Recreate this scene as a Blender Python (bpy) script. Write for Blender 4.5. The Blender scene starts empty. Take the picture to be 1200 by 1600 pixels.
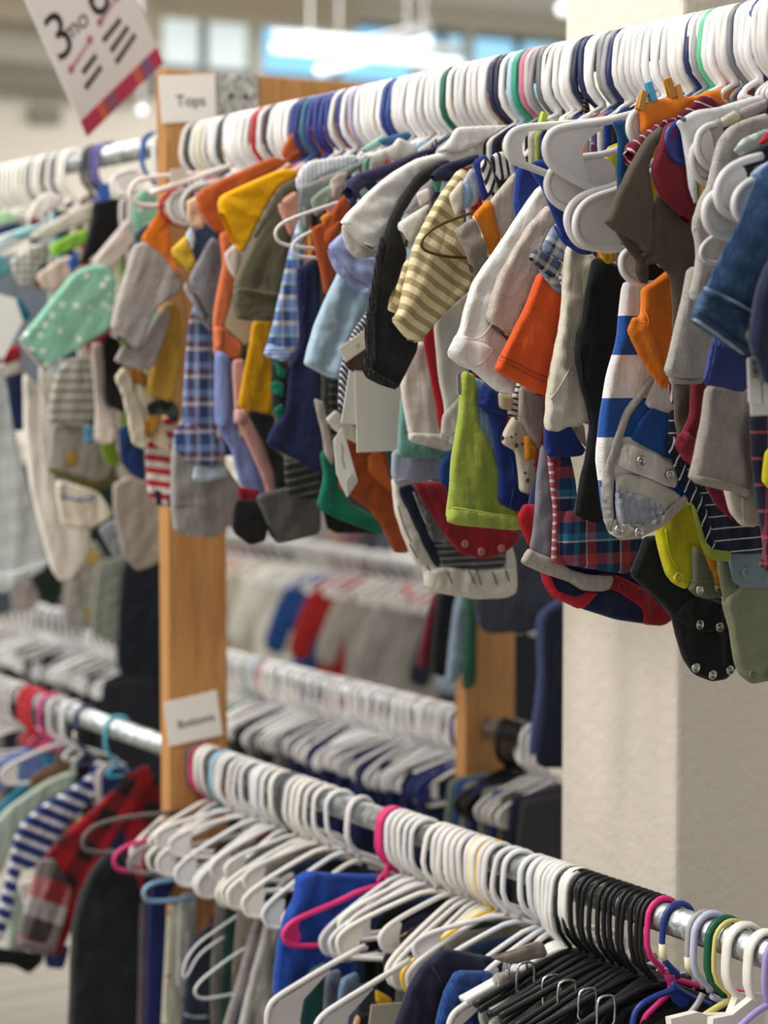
import bpy, bmesh, math, random, zlib
import numpy as np
from mathutils import Vector, Matrix
from mathutils.geometry import delaunay_2d_cdt
R = random.Random(7)
SC = bpy.context.scene
COL = SC.collection
PI = math.pi
# ---------------------------------------------------------------- camera
EYE = 1.45
FPX = 3422.0
TP = 225.0 / FPX
PITCH = math.atan(TP)
_d = math.hypot(2050, math.hypot(FPX, 225))
RC, RS = 2050 / _d, math.sqrt(1 - (2050 / _d) ** 2)
CP, SP = math.cos(PITCH), math.sin(PITCH)
VR = np.array([RC, RS, 0.0])                 # camera right
VH = np.array([-RS, RC, 0.0])                # horizontal forward
VF = VH * CP + np.array([0, 0, -SP])
VU = VH * SP + np.array([0, 0, CP])
CAM = np.array([0, 0, EYE])
def ray(px, py):
    return VF * FPX + VR * (px - 600) + VU * (800 - py)
def on_x(px, py, x):
    d = ray(px, py); t = x / d[0]
    return t * d[1], EYE + t * d[2]
def on_y(px, py, y):
    d = ray(px, py); t = y / d[1]
    return t * d[0], EYE + t * d[2]
def at_depth(px, py, z):
    d = ray(px, py); return CAM + d * (z / FPX)
def proj(p):
    v = np.array(p) - CAM; f = v @ VF
    return 600 + FPX * (v @ VR) / f, 800 - FPX * (v @ VU) / f
ZU, ZL = EYE + 0.341, EYE - 0.588
_r = ray(1200, 33); _t = 0.341 / _r[2]
YR = _t * _r[1]                               # the front rails stand in this plane
YB = YR + 0.53                                # the rear rails
RAILS = {'U': (YR, ZU), 'L': (YR, ZL), 'BU': (YB, ZU), 'BL': (YB, ZL)}
def hook_x(px, rail='U'):
    y, z = RAILS[rail]
    a = px - 600
    # a*(f0 + f1 X) = F*(r0 + r1 X)
    f0 = VF[1] * y + VF[2] * (z - EYE); f1 = VF[0]
    r0 = VR[1] * y; r1 = VR[0]
    return (FPX * r0 - a * f0) / (a * f1 - FPX * r1)
def scale_at(x, y, z):
    return FPX / ((np.array([x, y, z]) - CAM) @ VF)
# ---------------------------------------------------------------- objects
def link(o, parent=None):
    COL.objects.link(o)
    if parent is not None: o.parent = parent
    return o
def tag(o, label, cat, group=None, kind=None):
    o['label'] = label
    o['category'] = cat
    if group: o['group'] = group
    if kind: o['kind'] = kind
    return o
def struct(o, kind='structure'):
    o['kind'] = kind; return o
def thing(name, loc, label, cat, group=None):
    o = bpy.data.objects.new(name, None); o.location = loc; o.empty_display_size = .02
    link(o); return tag(o, label, cat, group)
def mesh_obj(name, verts, faces, mat, parent=None, smooth=True, uvs=None, loc=None):
    me = bpy.data.meshes.new(name)
    me.from_pydata([tuple(v) for v in verts], [], [tuple(f) for f in faces])
    if smooth: me.polygons.foreach_set('use_smooth', [True] * len(me.polygons))
    if uvs is not None:
        ul = me.uv_layers.new(name='UVMap')
        li = np.zeros(len(me.loops), dtype=np.int32); me.loops.foreach_get('vertex_index', li)
        ul.data.foreach_set('uv', np.asarray(uvs, dtype=np.float32)[li].ravel())
    if mat is not None: me.materials.append(mat)
    me.update()
    o = bpy.data.objects.new(name, me)
    if loc is not None: o.location = loc
    return link(o, parent)
def box_vf(x0, x1, y0, y1, z0, z1):
    v = [(x0, y0, z0), (x1, y0, z0), (x1, y1, z0), (x0, y1, z0), (x0, y0, z1), (x1, y0, z1), (x1, y1, z1), (x0, y1, z1)]
    return v, [(3, 2, 1, 0), (4, 5, 6, 7), (0, 1, 5, 4), (1, 2, 6, 5), (2, 3, 7, 6), (3, 0, 4, 7)]
def box(name, x0, x1, y0, y1, z0, z1, mat, parent=None, bevel=0, loc=None):
    v, f = box_vf(x0, x1, y0, y1, z0, z1)
    o = mesh_obj(name, v, f, mat, parent, smooth=False, loc=loc)
    if bevel:
        b = o.modifiers.new('bevel', 'BEVEL'); b.width = bevel; b.segments = 2
    return o
def tube_vf(path, r, n=8, closed=False, flat=1.0):
    P = [Vector(p) for p in path]; N = len(P); vs, fs = [], []
    up = None
    for i, p in enumerate(P):
        if closed: t = P[(i + 1) % N] - P[i - 1]
        else: t = P[min(i + 1, N - 1)] - P[max(i - 1, 0)]
        if t.length < 1e-9: t = Vector((0, 0, 1))
        t.normalize()
        if up is None:
            up = Vector((1, 0, 0)) if abs(t.x) < .9 else Vector((0, 1, 0))
        up = (up - t * up.dot(t))
        if up.length < 1e-6: up = t.orthogonal()
        up.normalize()
        b = t.cross(up)
        rr = r[i] if isinstance(r, (list, tuple)) else r
        for k in range(n):
            a = 2 * PI * k / n
            vs.append(p + up * (rr * flat * math.cos(a)) + b * (rr * math.sin(a)))
    M_ = N if closed else N - 1
    for i in range(M_):
        for k in range(n):
            a, b2 = i * n + k, i * n + (k + 1) % n
            c, d = ((i + 1) % N) * n + (k + 1) % n, ((i + 1) % N) * n + k
            fs.append((a, b2, c, d))
    if not closed:
        fs.append(tuple(range(n))[::-1]); fs.append(tuple(range((N - 1) * n, N * n)))
    return vs, fs
def smooth_path(pts, it=2, closed=False, c=.25):
    P = [np.array(p, float) for p in pts]
    for _ in range(it):
        Q = []
        n = len(P)
        rng = range(n) if closed else range(n - 1)
        if not closed: Q.append(P[0])
        for i in rng:
            a, b = P[i], P[(i + 1) % n]
            if closed or i > 0: Q.append(a * (1 - c) + b * c)
            if closed or i < n - 2: Q.append(a * c + b * (1 - c))
        if not closed: Q.append(P[-1])
        P = Q
    return P
def tube(name, path, r, mat, parent=None, n=8, closed=False, loc=None, flat=1.0):
    v, f = tube_vf(path, r, n, closed, flat)
    return mesh_obj(name, v, f, mat, parent, loc=loc)
def recalc(o):
    bm = bmesh.new(); bm.from_mesh(o.data); bmesh.ops.recalc_face_normals(bm, faces=bm.faces); bm.to_mesh(o.data); bm.free()
# ---------------------------------------------------------------- materials
def lin(h):
    h = h.lstrip('#')
    out = []
    for i in (0, 2, 4):
        c = int(h[i:i + 2], 16) / 255
        out.append(c / 12.92 if c <= .04045 else ((c + .055) / 1.055) ** 2.4)
    return (*out, 1.0)
MATS = {}
class NT:
    def __init__(s, name):
        s.m = bpy.data.materials.new(name); s.m.use_nodes = True
        s.t = s.m.node_tree; s.t.nodes.clear()
        s.out = s.n('ShaderNodeOutputMaterial'); s.b = s.n('ShaderNodeBsdfPrincipled')
        s.l(s.b.outputs[0], s.out.inputs[0])
    def n(s, t, **kw):
        nd = s.t.nodes.new(t)
        for k, v in kw.items():
            if k.startswith('i_'): nd.inputs[k[2:].replace('_', ' ')].default_value = v
            else: setattr(nd, k, v)
        return nd
    def l(s, a, b): s.t.links.new(a, b)
    def math(s, op, a, b=None, c=None):
        nd = s.n('ShaderNodeMath', operation=op)
        for i, v in enumerate((a, b, c)):
            if v is None: continue
            if isinstance(v, (int, float)): nd.inputs[i].default_value = v
            else: s.l(v, nd.inputs[i])
        return nd.outputs[0]
    def mix(s, f, a, b, mode='MIX'):
        nd = s.n('ShaderNodeMix', data_type='RGBA', blend_type=mode)
        for i, v in ((0, f), (6, a), (7, b)):
            if isinstance(v, (int, float)): nd.inputs[i].default_value = v
            elif isinstance(v, tuple): nd.inputs[i].default_value = v
            else: s.l(v, nd.inputs[i])
        return nd.outputs[2]
    def noise(s, vec, scale, detail=2, rough=.5, dim='3D'):
        nd = s.n('ShaderNodeTexNoise', noise_dimensions=dim)
        nd.inputs['Scale'].default_value = scale; nd.inputs['Detail'].default_value = detail
        nd.inputs['Roughness'].default_value = rough
        if vec is not None: s.l(vec, nd.inputs['Vector'])
        return nd.outputs[0]
    def ramp(s, fac, stops, const=False):
        nd = s.n('ShaderNodeValToRGB'); cr = nd.color_ramp
        if const: cr.interpolation = 'CONSTANT'
        while len(cr.elements) > 1: cr.elements.remove(cr.elements[-1])
        cr.elements[0].position = stops[0][0]; cr.elements[0].color = stops[0][1]
        for p, c in stops[1:]:
            e = cr.elements.new(min(p, 1)); e.color = c
        s.l(fac, nd.inputs[0]); return nd.outputs[0]
def bands(nt, coord, seq):
    """constant colour bands of given widths in mm, repeating"""
    tot = sum(w for _, w in seq)
    f = nt.math('FRACT', nt.math('MULTIPLY', coord, 1000.0 / tot))
    stops, a = [], 0
    for c, w in seq:
        stops.append((a / tot, lin(c))); a += w
    return nt.ramp(f, stops, True)
def fab(kind, *a, **kw):
    key = repr((kind, a, sorted(kw.items())))
    if key in MATS: return MATS[key]
    nt = NT('fabric_' + kind)
    uv = nt.n('ShaderNodeUVMap', uv_map='UVMap').outputs[0]
    sx = nt.n('ShaderNodeSeparateXYZ'); nt.l(uv, sx.inputs[0]); u, v = sx.outputs[0], sx.outputs[1]
    tc = nt.n('ShaderNodeTexCoord').outputs['Object']
    rib = kw.get('rib', 0); weave = kw.get('weave', 1.0)
    if kind == 'p': col = lin(a[0])
    elif kind == 'h':
        n1 = nt.noise(uv, 520, 4, .75)
        mp = nt.n('ShaderNodeMapping'); mp.inputs['Scale'].default_value = (1, .35, 1); nt.l(uv, mp.inputs[0])
        n2 = nt.noise(mp.outputs[0], 160, 3, .7)
        f = nt.math('ADD', nt.math('MULTIPLY', n1, .6), nt.math('MULTIPLY', n2, .4))
        col = nt.ramp(f, [(.36, lin(a[1])), (.62, lin(a[0]))])
    elif kind == 's':
        col = bands(nt, u if kw.get('axis', 1) == 0 else v, a[0])
    elif kind == 'k':
        c1 = bands(nt, u, a[0]); c2 = bands(nt, v, a[1])
        col = nt.mix(.5, c1, c2)
    elif kind == 'd':
        sp = a[2] / 1000.0
        vo = nt.n('ShaderNodeTexVoronoi', feature='F1'); vo.inputs['Scale'].default_value = 1 / sp
        vo.inputs['Randomness'].default_value = kw.get('rand', .35)
        nt.l(uv, vo.inputs['Vector'])
        col = nt.ramp(vo.outputs[0], [(0, lin(a[1])), (kw.get('size', .28), lin(a[0]))], True)
    elif kind == 'n':
        mp = nt.n('ShaderNodeMapping'); mp.inputs['Scale'].default_value = (1, .22, 1); nt.l(uv, mp.inputs[0])
        n1 = nt.noise(mp.outputs[0], 420, 5, .8); n2 = nt.noise(uv, 40, 3, .6)
        f = nt.math('ADD', nt.math('MULTIPLY', n1, .55), nt.math('MULTIPLY', n2, .45))
        col = nt.ramp(f, [(.34, lin(a[1])), (.52, lin(a[0])), (.68, lin(a[2]))])
        rib = .3
    # slow dye variation and lint
    n3 = nt.noise(tc, 22, 4, .6)
    hsv = nt.n('ShaderNodeHueSaturation')
    hsv.inputs['Saturation'].default_value = kw.get('sat', 1.0)
    nt.l(nt.math('MULTIPLY_ADD', n3, .22, .89), hsv.inputs['Value'])
    if isinstance(col, tuple): hsv.inputs['Color'].default_value = col
    else: nt.l(col, hsv.inputs['Color'])
    nt.l(hsv.outputs[0], nt.b.inputs['Base Color'])
    nt.b.inputs['Roughness'].default_value = kw.get('rough', .92)
    nt.b.inputs['Specular IOR Level'].default_value = .2
    nt.b.inputs['Sheen Weight'].default_value = kw.get('sheen', .12)
    nt.b.inputs['Sheen Roughness'].default_value = .5
    # weave / knit relief
    w1 = nt.noise(uv, 900, 2, .6); w2 = nt.noise(uv, 75, 3, .5)
    hgt = nt.math('ADD', nt.math('MULTIPLY', w1, .5 * weave), nt.math('MULTIPLY', w2, 1.0))
    mpf = nt.n('ShaderNodeMapping'); mpf.inputs['Scale'].default_value = (1, .3, 1); mpf.inputs['Rotation'].default_value = (0, 0, .35); nt.l(uv, mpf.inputs[0])
    w3 = nt.noise(mpf.outputs[0], 34, 3, .45)
    hgt = nt.math('ADD', hgt, nt.math('MULTIPLY', nt.math('ABSOLUTE', nt.math('SUBTRACT', w3, .5)), kw.get('crease', 5.0)))
    if rib:
        rw = nt.math('SINE', nt.math('MULTIPLY', u, 2 * PI * 1000 / kw.get('pitch', 2.4)))
        hgt = nt.math('ADD', hgt, nt.math('MULTIPLY', rw, rib))
    bp = nt.n('ShaderNodeBump'); bp.inputs['Strength'].default_value = kw.get('bump', .8); bp.inputs['Distance'].default_value = .0024
    nt.l(hgt, bp.inputs['Height']); nt.l(bp.outputs[0], nt.b.inputs['Normal'])
    MATS[key] = nt.m
    return nt.m
def plast(c, rough=.38, **kw):
    key = ('pl', c, rough, tuple(sorted(kw.items())))
    if key in MATS: return MATS[key]
    nt = NT('plastic'); tc = nt.n('ShaderNodeTexCoord').outputs['Object']
    n = nt.noise(tc, 30, 3, .6)
    nt.l(nt.mix(nt.math('MULTIPLY', n, .18), lin(c), (*[x * .8 for x in lin(c)[:3]], 1)), nt.b.inputs['Base Color'])
    nt.b.inputs['Roughness'].default_value = rough
    nt.b.inputs['Specular IOR Level'].default_value = kw.get('spec', .4)
    if kw.get('sss'): nt.b.inputs['Subsurface Weight'].default_value = kw['sss']; nt.b.inputs['Subsurface Radius'].default_value = (.004, .004, .004)
    MATS[key] = nt.m; return nt.m
def metal(c='b9bbbd', rough=.3, spangle=False):
    key = ('me', c, rough, spangle)
    if key in MATS: return MATS[key]
    nt = NT('metal'); tc = nt.n('ShaderNodeTexCoord').outputs['Object']
    nt.b.inputs['Metallic'].default_value = 1.0
    if spangle:
        vo = nt.n('ShaderNodeTexVoronoi', feature='F1'); vo.inputs['Scale'].default_value = 130
        n = nt.noise(tc, 60, 5, .7)
        mx = nt.n('ShaderNodeMix', data_type='VECTOR'); mx.inputs[0].default_value = .02
        nt.l(tc, mx.inputs[4]); nt.l(n, mx.inputs[5]); nt.l(mx.outputs[1], vo.inputs['Vector'])
        sp = nt.n('ShaderNodeSeparateColor'); nt.l(vo.outputs['Color'], sp.inputs[0])
        f = nt.math('ADD', nt.math('MULTIPLY', sp.outputs[0], .5), nt.math('MULTIPLY', n, .5))
        nt.l(nt.ramp(f, [(.2, lin('8d9294')), (.5, lin('b4b8ba')), (.8, lin('dfe2e2'))]), nt.b.inputs['Base Color'])
        nt.l(nt.math('MULTIPLY_ADD', sp.outputs[1], .2, rough), nt.b.inputs['Roughness'])
    else:
        nt.b.inputs['Base Color'].default_value = lin(c)
        nt.l(nt.math('MULTIPLY_ADD', nt.noise(tc, 80, 3), .15, rough - .07), nt.b.inputs['Roughness'])
    MATS[key] = nt.m; return nt.m
def paper(c='f2f0ec'):
    key = ('pa', c)
    if key in MATS: return MATS[key]
    nt = NT('paper'); tc = nt.n('ShaderNodeTexCoord').outputs['Object']
    n = nt.noise(tc, 200, 3)
    nt.l(nt.mix(nt.math('MULTIPLY', n, .12), lin(c), (*[x * .85 for x in lin(c)[:3]], 1)), nt.b.inputs['Base Color'])
    nt.b.inputs['Roughness'].default_value = .6
    MATS[key] = nt.m; return nt.m
def wood():
    if 'wood' in MATS: return MATS['wood']
    nt = NT('pine_wood'); tc = nt.n('ShaderNodeTexCoord').outputs['Object']
    mp = nt.n('ShaderNodeMapping'); mp.inputs['Scale'].default_value = (14, 9, .55); nt.l(tc, mp.inputs[0])
    n = nt.noise(mp.outputs[0], 3.2, 4, .6)
    rings = nt.math('FRACT', nt.math('MULTIPLY', n, 7))
    c = nt.ramp(rings, [(0, lin('be8a4e')), (.55, lin('b37d43')), (.9, lin('9e6b38')), (1, lin('be8a4e'))])
    n2 = nt.noise(tc, 6, 3)
    c = nt.mix(nt.math('MULTIPLY', n2, .35), c, lin('cd9c62'))
    vo = nt.n('ShaderNodeTexVoronoi', feature='F1'); vo.inputs['Scale'].default_value = 4.5
    mp2 = nt.n('ShaderNodeMapping'); mp2.inputs['Scale'].default_value = (1.6, 1.6, .8); nt.l(tc, mp2.inputs[0]); nt.l(mp2.outputs[0], vo.inputs['Vector'])
    k = nt.ramp(vo.outputs[0], [(.0, (1, 1, 1, 1)), (.07, (.6, .6, .6, 1)), (.1, (0, 0, 0, 1))])
    sk = nt.n('ShaderNodeSeparateColor'); nt.l(k, sk.inputs[0])
    c = nt.mix(nt.math('MULTIPLY', sk.outputs[0], .7), c, lin('6b3d1c'))
    nt.l(c, nt.b.inputs['Base Color']); nt.b.inputs['Roughness'].default_value = .5
    bp = nt.n('ShaderNodeBump'); bp.inputs['Strength'].default_value = .15; nt.l(rings, bp.inputs['Height']); nt.l(bp.outputs[0], nt.b.inputs['Normal'])
    MATS['wood'] = nt.m; return nt.m
def wall_mat(name, c, bump=.25, scale=260):
    if name in MATS: return MATS[name]
    nt = NT(name); tc = nt.n('ShaderNodeTexCoord').outputs['Object']
    n = nt.noise(tc, 3, 4); n2 = nt.noise(tc, scale, 4, .65)
    nt.l(nt.mix(nt.math('MULTIPLY', n, .25), lin(c), (*[x * .86 for x in lin(c)[:3]], 1)), nt.b.inputs['Base Color'])
    nt.b.inputs['Roughness'].default_value = .85
    bp = nt.n('ShaderNodeBump'); bp.inputs['Strength'].default_value = bump; bp.inputs['Distance'].default_value = .004
    nt.l(n2, bp.inputs['Height']); nt.l(bp.outputs[0], nt.b.inputs['Normal'])
    MATS[name] = nt.m; return nt.m
def glow(c, s):
    key = ('gl', c, s)
    if key in MATS: return MATS[key]
    nt = NT('lit'); nt.b.inputs['Base Color'].default_value = lin(c)
    nt.b.inputs['Emission Color'].default_value = lin(c); nt.b.inputs['Emission Strength'].default_value = s
    MATS[key] = nt.m; return nt.m
# ---------------------------------------------------------------- cloth
def refine(pts, flags, it=2, c=.2):
    for _ in range(it):
        Q, F = [], []
        n = len(pts)
        for i in range(n):
            a, b = pts[i], pts[(i + 1) % n]
            Q.append(a * (1 - c) + b * c); F.append(flags[i])
            Q.append(a * c + b * (1 - c)); F.append(flags[i] and flags[(i + 1) % n])
        pts, flags = Q, F
    return pts, flags
def cloth_vf(poly, flags, T=.012, seed=0, amp=.0022, lam=.045, ang=0.0, it=2, cut=.2, edge=.016, res=1.0, flare=0.0):
    """poly: (y,z) metres. Returns verts (x,y,z), faces, uv, n_front"""
    rs = np.random.RandomState(seed % (2 ** 31))
    P, F = refine([np.array(p, float) for p in poly], list(flags), it, cut)
    A = np.array(P); ar = .5 * abs(np.dot(A[:, 0], np.roll(A[:, 1], -1)) - np.dot(A[:, 1], np.roll(A[:, 0], -1)))
    s = max(.0034, math.sqrt(max(ar, 1e-6)) / 38) * res
    B, G = [], []
    n = len(P)
    for i in range(n):
        a, b = P[i], P[(i + 1) % n]; L = np.linalg.norm(b - a); k = max(1, int(round(L / s)))
        if L < s * .15: continue
        for j in range(k): B.append(a + (b - a) * j / k); G.append(F[i])
    B = np.array(B); nb = len(B); G = np.array(G)
    B2 = np.roll(B, -1, axis=0)
    mn, mx = B.min(0), B.max(0)
    ys = np.arange(mn[0], mx[0], s); zs = np.arange(mn[1], mx[1], s * .866)
    gy, gz = np.meshgrid(ys, zs); gy = gy + (np.arange(len(zs)) % 2)[:, None] * s * .5
    Q = np.stack([gy.ravel(), gz.ravel()], 1) + rs.uniform(-.12, .12, (gy.size, 2)) * s
    # inside test
    ins = np.zeros(len(Q), bool)
    for i in range(nb):
        a, b = B[i], B2[i]
        c1 = (a[1] > Q[:, 1]) != (b[1] > Q[:, 1])
        if abs(b[1] - a[1]) > 1e-12:
            ins ^= c1 & (Q[:, 0] < (b[0] - a[0]) * (Q[:, 1] - a[1]) / (b[1] - a[1]) + a[0])
    Q = Q[ins]
    def dist(X, a, b):
        if len(a) == 0: return np.full(len(X), 1.0)
        ab = b - a; L2 = (ab ** 2).sum(1) + 1e-12
        t = np.clip(((X[:, None, :] - a[None]) * ab[None]).sum(2) / L2, 0, 1)
        d = X[:, None, :] - (a[None] + t[..., None] * ab[None])
        return np.sqrt((d ** 2).sum(2)).min(1)
    sa_ = np.sign(np.dot(B[:, 0], B2[:, 1]) - np.dot(B[:, 1], B2[:, 0]))
    tg = B2 - np.roll(B, 1, axis=0); tg /= (np.linalg.norm(tg, axis=1)[:, None] + 1e-12)
    nr = np.stack([-tg[:, 1], tg[:, 0]], 1) * sa_
    e1_, e2_ = min(edge, s) * .35, max(edge, s * .6)
    I1 = B + nr * e1_; I2 = B + nr * e2_
    I1 = I1[dist(I1, B, B2) > e1_ * .93]; I2 = I2[dist(I2, B, B2) > e2_ * .96]
    if len(Q): Q = Q[dist(Q, B, B2) > e2_ + .5 * s]
    V2 = np.concatenate([B, I1, I2, Q])
    r = delaunay_2d_cdt([Vector((float(p[0]), float(p[1]))) for p in V2], [(i, (i + 1) % nb) for i in range(nb)], [], 1, 1e-7)
    V2 = np.array([[p.x, p.y] for p in r[0]]); tris = [tuple(f) for f in r[2] if len(f) == 3]
    cl = ~G.astype(bool)
    dc = dist(V2, B[cl], B2[cl])
    er = min(edge, .75 * float(dc.max()) + 1e-6)
    q = np.clip(dc / er, 0, 1)
    h = T / 2 * np.sqrt(np.clip(1 - (1 - q) ** 2, 0, 1))
    if flare and (~cl).any():
        do = dist(V2, B[~cl], B2[~cl]); h = h * (1 + flare * np.exp(-do / .02))
    ca, sa = math.cos(math.radians(ang)), math.sin(math.radians(ang))
    u = V2[:, 0] * ca + V2[:, 1] * sa; v = -V2[:, 0] * sa + V2[:, 1] * ca
    ph = rs.uniform(0, 6.28, 12)
    w = np.sin(2 * PI * u / lam + ph[0] + 1.1 * np.sin(2 * PI * v / (lam * 5) + ph[1])) * .55
    w += np.sin(2 * PI * u / (lam * .58) + ph[2] + 1.5 * np.sin(2 * PI * v / (lam * 3.1) + ph[3])) * .3
    for k in range(4):
        th = rs.uniform(0, PI); l2 = lam * rs.uniform(.45, 1.3)
        w += .22 * np.sin(2 * PI * (V2[:, 0] * math.cos(th) + V2[:, 1] * math.sin(th)) / l2 + ph[4 + k])
    w += .10 * np.sin(2 * PI * (V2[:, 0] * .7 + V2[:, 1] * .7) / .016 + ph[9]) * np.sin(2 * PI * (V2[:, 0] * .8 - V2[:, 1] * .5) / .019 + ph[10])
    qb = np.clip(dist(V2, B, B2) / .012, 0, 1)
    w = w * amp * (.35 + .65 * qb)
    N = len(V2)
    front = np.stack([w + h, V2[:, 0], V2[:, 1]], 1); back = np.stack([w - h, V2[:, 0], V2[:, 1]], 1)
    shared = h < 1e-6
    idx = np.arange(N); bidx = np.where(shared, idx, N + idx)
    verts = np.concatenate([front, back]); used = np.ones(2 * N, bool); used[N:][shared] = False
    fs = []
    for (a, b, c) in tris:
        ar2 = (V2[b] - V2[a]); ac = V2[c] - V2[a]
        if ar2[0] * ac[1] - ar2[1] * ac[0] < 0: b, c = c, b
        fs.append((a, b, c)); fs.append((bidx[a], bidx[c], bidx[b]))
    remap = -np.ones(2 * N, int); remap[used] = np.arange(used.sum())
    fs = [tuple(int(remap[i]) for i in f) for f in fs]
    uv = np.stack([u, v], 1); uv = np.concatenate([uv, uv + [0.137, 0.0]])[used]
    return verts[used], fs, uv, front
def seed_of(*a): return zlib.crc32(repr(a).encode())
def parse(s):
    pts, fl = [], []
    for w in s.split():
        o = w.endswith('*')
        x, y = w.rstrip('*').split(','); pts.append((float(x), float(y))); fl.append(o)
    return pts, fl
# ---------------------------------------------------------------- hangers
WHITE, OFFW, BLACK = 'd9d6d3', 'dad5cc', '121214'
HOOK = [(0, .0188, -.008)] + [(0, .0205 * math.cos(a), .0205 * math.sin(a)) for a in np.linspace(0, PI, 11)] + [(0, -.0215, -.016), (0, -.0212, -.028), (0, -.017, -.040), (0, -.008, -.049), (0, -.0015, -.054), (0, 0, -.060)]
def frame_path(hw, drop, hgt, rnd=.016):
    n = (0, 0, -.058)
    out = [n, (0, -hw * .45, -.058 - drop * .42), (0, -hw * .85, -.058 - drop * .86), (0, -hw, -.058 - drop - rnd * .4), (0, -hw - rnd * .12, -.058 - drop - hgt * .5), (0, -hw + rnd * .4, -.058 - drop - hgt),
           (0, -hw * .6, -.058 - drop - hgt), (0, hw * .6, -.058 - drop - hgt), (0, hw - rnd * .4, -.058 - drop - hgt), (0, hw + rnd * .12, -.058 - drop - hgt * .5), (0, hw, -.058 - drop - rnd * .4), (0, hw * .85, -.058 - drop * .86), (0, hw * .45, -.058 - drop * .42)]
    return smooth_path(out, 2, True)
def panel_vf(poly, t):
    n = len(poly)
    vs = [(t / 2, p[0], p[1]) for p in poly] + [(-t / 2, p[0], p[1]) for p in poly]
    fs = [tuple(range(n)), tuple(range(2 * n - 1, n - 1, -1))] + [(i, n + i, n + (i + 1) % n, (i + 1) % n) for i in range(n)]
    return vs, fs
def raw_mesh(name, vf, mat, smooth=True):
    me = bpy.data.meshes.new(name); me.from_pydata([tuple(map(float, v)) for v in vf[0]], [], [tuple(map(int, f)) for f in vf[1]])
    if smooth: me.polygons.foreach_set('use_smooth', [True] * len(me.polygons))
    me.materials.append(mat)
    bm = bmesh.new(); bm.from_mesh(me); bmesh.ops.recalc_face_normals(bm, faces=bm.faces); bm.to_mesh(me); bm.free()
    return me
HK = {}
def hanger_meshes(kind):
    if kind in HK: return HK[kind]
    m = plast(WHITE)
    if kind == 'short': L = [('hook', raw_mesh('hook', tube_vf(HOOK, .0034, 8, flat=1.5), m)), ('frame', raw_mesh('frame', tube_vf(frame_path(.018, .012, .008, .004), .0028, 6, True), m))]
    elif kind in ('web', 'webs'):
        hw, dr, hg = (.118, .060, .034) if kind == 'web' else (.105, .036, .030)
        L = [('hook', raw_mesh('hook', tube_vf(HOOK, .0034, 8, flat=1.5), m)), ('frame', raw_mesh('frame', tube_vf(frame_path(hw, dr, hg), .0034, 8, True), m))]
        for s in (-1, 1):
            z0 = -.058 - dr
            poly = [(s * (hw - .004), z0 - .004), (s * hw, z0 - hg * .5), (s * (hw - .006), z0 - hg + .002), (s * (hw - .024), z0 - hg + .001), (s * (hw - .030), z0 - hg * .75), (s * (hw - .026), z0 - hg * .45), (s * (hw - .032), z0 - .001 + .010)]
            if s > 0: poly = poly[::-1]
            L.append(('end_panel', raw_mesh('end_panel', panel_vf([tuple(p) for p in smooth_path(poly, 2, True)], .0022), m, False)))
    elif kind == 'wire': L = [('hook', raw_mesh('hook', tube_vf(HOOK, .0014, 6), metal('d9dbdc', .35))), ('frame', raw_mesh('frame', tube_vf(frame_path(.12, .04, .03), .0014, 6, True), m))]
    elif kind in ('clip', 'plainbar'):
        L = [('hook', raw_mesh('hook', tube_vf([(0, y * 1.02, z * (1.02 if z > -.02 else 1.25)) for _, y, z in HOOK], .0030, 8, flat=1.0), m)),
             ('bar', raw_mesh('bar', tube_vf(smooth_path([(0, -.128, -.124), (0, -.115, -.119), (0, -.03, -.082), (0, 0, -.072), (0, .03, -.082), (0, .115, -.119), (0, .128, -.124)], 2), .0042, 8), m))]
        ch = metal('cfd1d3', .22)
        for s in ((-1, 1) if kind == 'clip' else ()):
            y = s * .066
            pts = smooth_path([(0, y - .012, -.100), (0, y - .009, -.092), (0, y + .009, -.092), (0, y + .012, -.100), (0, y + .012, -.128), (0, y - .012, -.128)], 1, True)
            L.append(('clip', raw_mesh('clip', tube_vf([(x + .007, a, b + .012) for x, a, b in pts], .0017, 6, True), ch)))
    HK[kind] = L
    return L
def hanger(name, x, rail, kind, color, label, group=None, rz=0.0, tilt=0.0, dz=0.0):
    y, z = RAILS[rail]
    t = thing(name, (x, y, z + dz), label, 'hanger', group); t.rotation_euler = (tilt, 0, rz)
    m = plast(color) if isinstance(color, str) else color
    for nm, me in hanger_meshes(kind):
        o = bpy.data.objects.new(nm, me); link(o, t)
        if nm != 'clip':
            o.material_slots[0].link = 'OBJECT'; o.material_slots[0].material = m
    return t
# ---------------------------------------------------------------- garments
CLOTHS = {}
def to_poly(s, X, org):
    pts, fl = parse(s)
    return [np.array(on_x(px, py, X)) - np.array([org[1], org[2]]) for px, py in pts], fl
def cloth(name, s, mat, parent, X, org, off=0.0, T=12, amp=2.2, lam=45, ang=0, it=2, cut=.13, edge=4.0, res=1.0, flare=0.0, par=None, base=None, lift=.0007):
    T = T * .52 if T > 10 else T * .7
    poly, fl = to_poly(s, X + off / 1000, org)
    v, f, uv, front = cloth_vf(poly, fl, T / 1000, seed_of(name, s), (amp * .72 if base is None else max(.2, (amp - 2.2) * .35)) / 1000, lam / 1000, ang, it, cut, edge / 1000, res, flare)
    if base is None:
        v = v + np.array([off / 1000, 0, 0]); front = front + np.array([off / 1000, 0, 0])
    else:
        v = drape(v, base, off / 1000, lift, True); front = drape(front, base, off / 1000, lift, True)
    o = mesh_obj(name, v, f, mat, par or parent, uvs=uv)
    return o, front
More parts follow.
